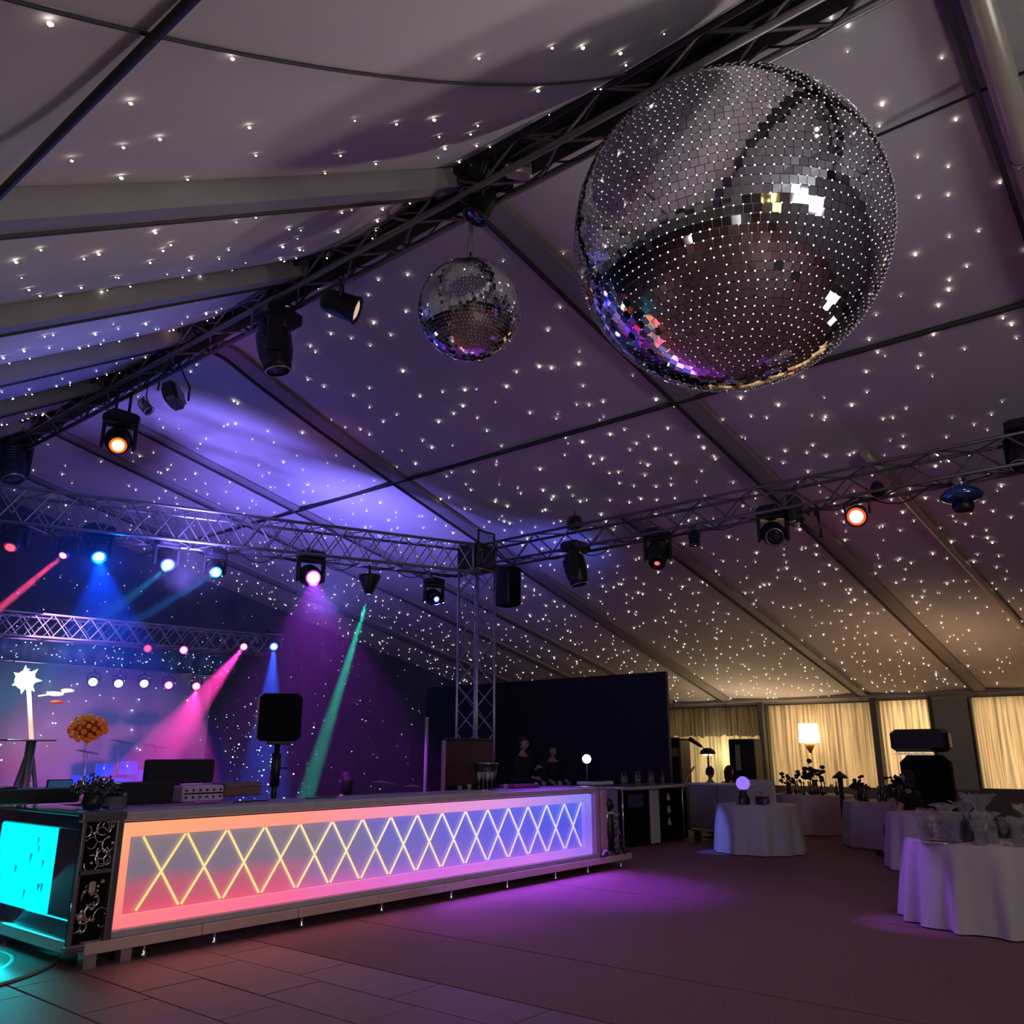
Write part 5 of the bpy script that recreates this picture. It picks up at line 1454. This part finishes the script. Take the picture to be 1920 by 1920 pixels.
def skin_obj(name, chain_pts, edges, radii, material, parent, sub=1, root=0):
    me = bpy.data.meshes.new(name); me.from_pydata([tuple(p) for p in chain_pts], edges, []); me.materials.append(material)
    o = bpy.data.objects.new(name, me); COL.objects.link(o); o.parent = parent
    md = o.modifiers.new('skin', 'SKIN'); md.use_smooth_shade = True
    if not me.skin_vertices: 
        bpy.context.view_layer.objects.active = o
    for k, r_ in enumerate(radii):
        sv = me.skin_vertices[0].data[k]; sv.radius = (r_, r_) if not isinstance(r_, tuple) else r_; sv.use_root = (k == root)
    s2 = o.modifiers.new('sub', 'SUBSURF'); s2.levels = sub; s2.render_levels = sub
    return o


def hand(parent, w, d, up, s=1.0, side=1):
    """palm with five curled fingers at wrist w pointing along d"""
    d = Vector(d).normalized(); sd = d.cross(Vector(up)).normalized(); n = sd.cross(d).normalized(); w = Vector(w)
    mb = MB()
    mb.tube([w, w + d * .03 * s, w + d * .085 * s], [.022 * s, .03 * s, .036 * s], 8)
    for k in range(4):
        o = w + d * .08 * s + sd * (-.027 + .018 * k) * s; L = [.062, .074, .07, .055][k] * s
        mb.tube([o, o + d * L * .45 - n * .004, o + d * L * .75 - n * .018 * s, o + d * L * .88 - n * .038 * s], [.009 * s, .0085 * s, .008 * s, .006 * s], 6)
    o = w + d * .03 * s + sd * side * .026 * s
    mb.tube([o, o + (d * .6 + sd * side * .8) * .035 * s, o + (d * 1.2 + sd * side * .8) * .05 * s - n * .01], [.011 * s, .010 * s, .008 * s], 6)
    return mb.build('hand', M_SKIN, parent)


def person(loc, rz, label, shirt, pose='sit', hair='short', lower=M_JEAN, arms=None, bare=False, group=None):
    t = thing('person', label, 'person', loc, rz, group)
    # facing local -Y
    if pose == 'sit':
        hip = .50; legs = [[(.10, 0, hip), (.12, -.44, .50), (.12, -.46, .09), (.12, -.60, .04)], [(-.10, 0, hip), (-.12, -.44, .50), (-.12, -.46, .09), (-.12, -.60, .04)]]
        lean = -.05
    else:
        hip = .93; legs = [[(.09, 0, hip), (.11, -.02, .50), (.12, .02, .09), (.13, -.15, .04)], [(-.09, 0, hip), (-.11, -.02, .50), (-.12, .02, .09), (-.13, -.15, .04)]]
        lean = 0
    sh = hip + .50
    arms = arms or [[(.20, lean, sh - .03), (.25, lean - .02, sh - .31), (.20, lean - .22, sh - .40)], [(-.20, lean, sh - .03), (-.25, lean - .02, sh - .31), (-.20, lean - .22, sh - .40)]]
    # body: one continuous surface
    P = [(0, 0, hip), (0, lean * .5, hip + .25), (0, lean, sh - .04), (0, lean, sh + .07), (0, lean - .01, sh + .11)]; E_ = [(0, 1), (1, 2), (2, 3), (3, 4)]
    Rd = [.10, .09, .085, .052, .05]
    for L in legs:
        b = len(P); P += L; E_ += [(0, b), (b, b + 1), (b + 1, b + 2), (b + 2, b + 3)]; Rd += [.09, .06, .042, .04]
    for A in arms:
        b = len(P); P += A; E_ += [(2, b), (b, b + 1), (b + 1, b + 2)]; Rd += [.05, .040, .03]
    body = skin_obj('body', P, E_, Rd, M_SKIN, t)
    # head with features, joined into the body chain visually
    h = MB(); c = Vector((0, lean - .02, sh + .22))
    N = 20; H = 14; vs = []
    for i in range(H + 1):
        ph = PI * i / H
        for k in range(N):
            a = 2 * PI * k / N; x = math.sin(ph) * math.cos(a); y = math.sin(ph) * math.sin(a); z = -math.cos(ph)
            X, Y, Z = x * .075, y * .095, z * .118
            if z < 0: X *= 1 + z * .28; Y *= 1 + z * .12
            if y < -.75 and abs(x) < .2 and -.32 < z < .12: Y -= .022 * (1 - abs(x) / .2) * (1 - (z + .32) / .44 * .6)
            if y < -.6 and .18 < abs(x) < .55 and -.02 < z < .2: Y += .010
            if y < -.6 and abs(x) < .35 and -.55 < z < -.42: Y -= .006
            vs.append(c + Vector((X, Y, Z)))
    h.add(vs, [[i * N + k, i * N + (k + 1) % N, (i + 1) * N + (k + 1) % N, (i + 1) * N + k] for i in range(H) for k in range(N)], True)
    for s_ in (-1, 1): h.ball(c + Vector((s_ * .077, .005, -.005)), .022, 8, (.4, .8, 1.2))
    hd = h.build('head', M_SKIN, t)
    e = MB()
    for s_ in (-1, 1): e.ball(c + Vector((s_ * .03, -.082, .008)), .012, 8)
    e.build('eye', M_LENS, hd)
    m_ = MB(); m_.ball(c + Vector((0, -.090, -.056)), .02, 8, (1, .4, .3)); m_.build('mouth', mat('lips', (.35, .12, .10), .5), hd)
    g_ = MB(); vs = []
    for i in range(9):
        ph = PI * .62 * i / 8
        for k in range(N):
            a = 2 * PI * k / N; fr = math.sin(a) < -.3
            p2 = ph * (.62 if fr else 1.0)
            vs.append(c + Vector((math.sin(p2) * math.cos(a) * .085, math.sin(p2) * math.sin(a) * .106 + .008, math.cos(p2) * .128 + .004)))
    g_.add(vs, [[i * N + k, i * N + (k + 1) % N, (i + 1) * N + (k + 1) % N, (i + 1) * N + k][::-1] for i in range(8) for k in range(N)], True)
    if hair == 'long': g_.lathe([(.06, -.24), (.085, -.12), (.09, 0), (.07, .06)], 16, None, c + Vector((0, .035, 0)))
    g_.build('hair', M_HAIR, t)
    # clothing
    Pc = [(0, 0, hip - .02), (0, lean * .5, hip + .25), (0, lean, sh - .04), (0, lean, sh + .03)]; Ec = [(0, 1), (1, 2), (2, 3)]; Rc = [.15, .145, .15, .085]
    if bare: Pa = []
    for A in arms:
        b = len(Pc); m1 = Vector(A[0]); m2 = Vector(A[1]); end = m1.lerp(m2, .55)
        if bare: Pc += [A[0], tuple(end)]; Ec += [(2, b), (b, b + 1)]; Rc += [.072, .062]
        else: Pc += [A[0], A[1], tuple(m2.lerp(Vector(A[2]), .85))]; Ec += [(2, b), (b, b + 1), (b + 1, b + 2)]; Rc += [.072, .06, .045]
    skin_obj('shirt', Pc, Ec, Rc, shirt, t)
    Pc = [(0, 0, hip)]; Ec = []; Rc = [(.165, .14)]
    for L in legs:
        b = len(Pc); Pc += L[:3]; Ec += [(0, b), (b, b + 1), (b + 1, b + 2)]; Rc += [.105, .075, .06]
    skin_obj('trousers', Pc, Ec, Rc, lower, t)
    for L in legs:
        mb = MB(); q = Vector(L[3]); mb.box((q.x, q.y + .04, .045), (.09, .26, .09), bev=.03); mb.build('shoe', M_BLACK, t)
    for k, A in enumerate(arms):
        a2, a3 = Vector(A[1]), Vector(A[2]); hand(t, a3, a3 - a2, (0, 0, 1), 1.0, 1 if k else -1)
    return t
def stool(x, y, h, label):
    t = thing('bar_stool', label, 'stool', (x, y, 0)); MB().lathe([(.17, h - .05), (.18, h - .02), (.17, h), (.001, h)], 20).build('seat', M_BLACK, t)
    MB().tube([(0, 0, .02), (0, 0, h - .04)], .025, 8).build('post', M_DARK, t); MB().lathe([(.2, 0), (.2, .02), (.03, .04)], 20).build('base', M_DARK, t)
a = at(1328, 1437, 0, 16.2)
person((16.2, a.y, .0), -PI / 2 + PI, 'person with short dark hair and grey blue shirt seen from behind at the counter', M_SHIRTG, 'sit'); stool(16.2, a.y, .40, 'low black stool under the person in the grey blue shirt')
a = at(1362, 1440, 0, 17.3)
person((17.3, a.y, .0), -PI / 2 + PI - .5, 'dark haired person in black with long hair sitting behind the violet globe', M_BLACKC, 'sit', 'long'); stool(17.3, a.y, .40, 'low black stool under the long haired person in black')
a = at(1712, 1480, 0, 15.0)
person((15.0, a.y, .0), PI * .93, 'person in black leaning forward, bare forearm bent, beside the bulky machine', M_BLACKC, 'sit', 'long',
       arms=[[(.20, -.05, .97), (.30, -.12, .70), (.08, -.30, .84)], [(-.20, -.05, .97), (-.28, -.10, .70), (-.14, -.32, .80)]], bare=True); stool(15.0, a.y, .40, 'low black stool under the person leaning forward')
a = P_(980, 1384, 10.6)
q_ = person((a.x, 10.6, 0), .2, 'dimly lit person in dark clothes nearest the column before the black screen', M_BLACKC, 'stand', arms=[[(.20, 0, 1.40), (.24, -.05, 1.12), (.06, -.26, 1.22)], [(-.20, 0, 1.40), (-.24, -.04, 1.12), (-.08, -.28, 1.06)]])
q_.scale = (1.08, 1.08, 1.08)
a = P_(1036, 1416, 11.2)
person((a.x, 11.2, 0), -.3, 'dimly lit person between the other staff member and the white lamp', M_BLACKC, 'stand')
lamp('bar_staff_glow', 'SPOT', (P_(985, 1384, 9.0).x, 9.0, 2.2), .15, (1, .45, .35), (P_(985, 1384, 10.8).x, 10.8, 1.5), .05, .9, .8)
a = P_(655, 1430, 9.6); person((a.x, 9.6, .0), PI, 'dark silhouette of a person sitting behind the bar under the green beam', M_BLACKC, 'sit', 'long'); stool(a.x, 9.6, .40, 'low black stool under the silhouette behind the bar')
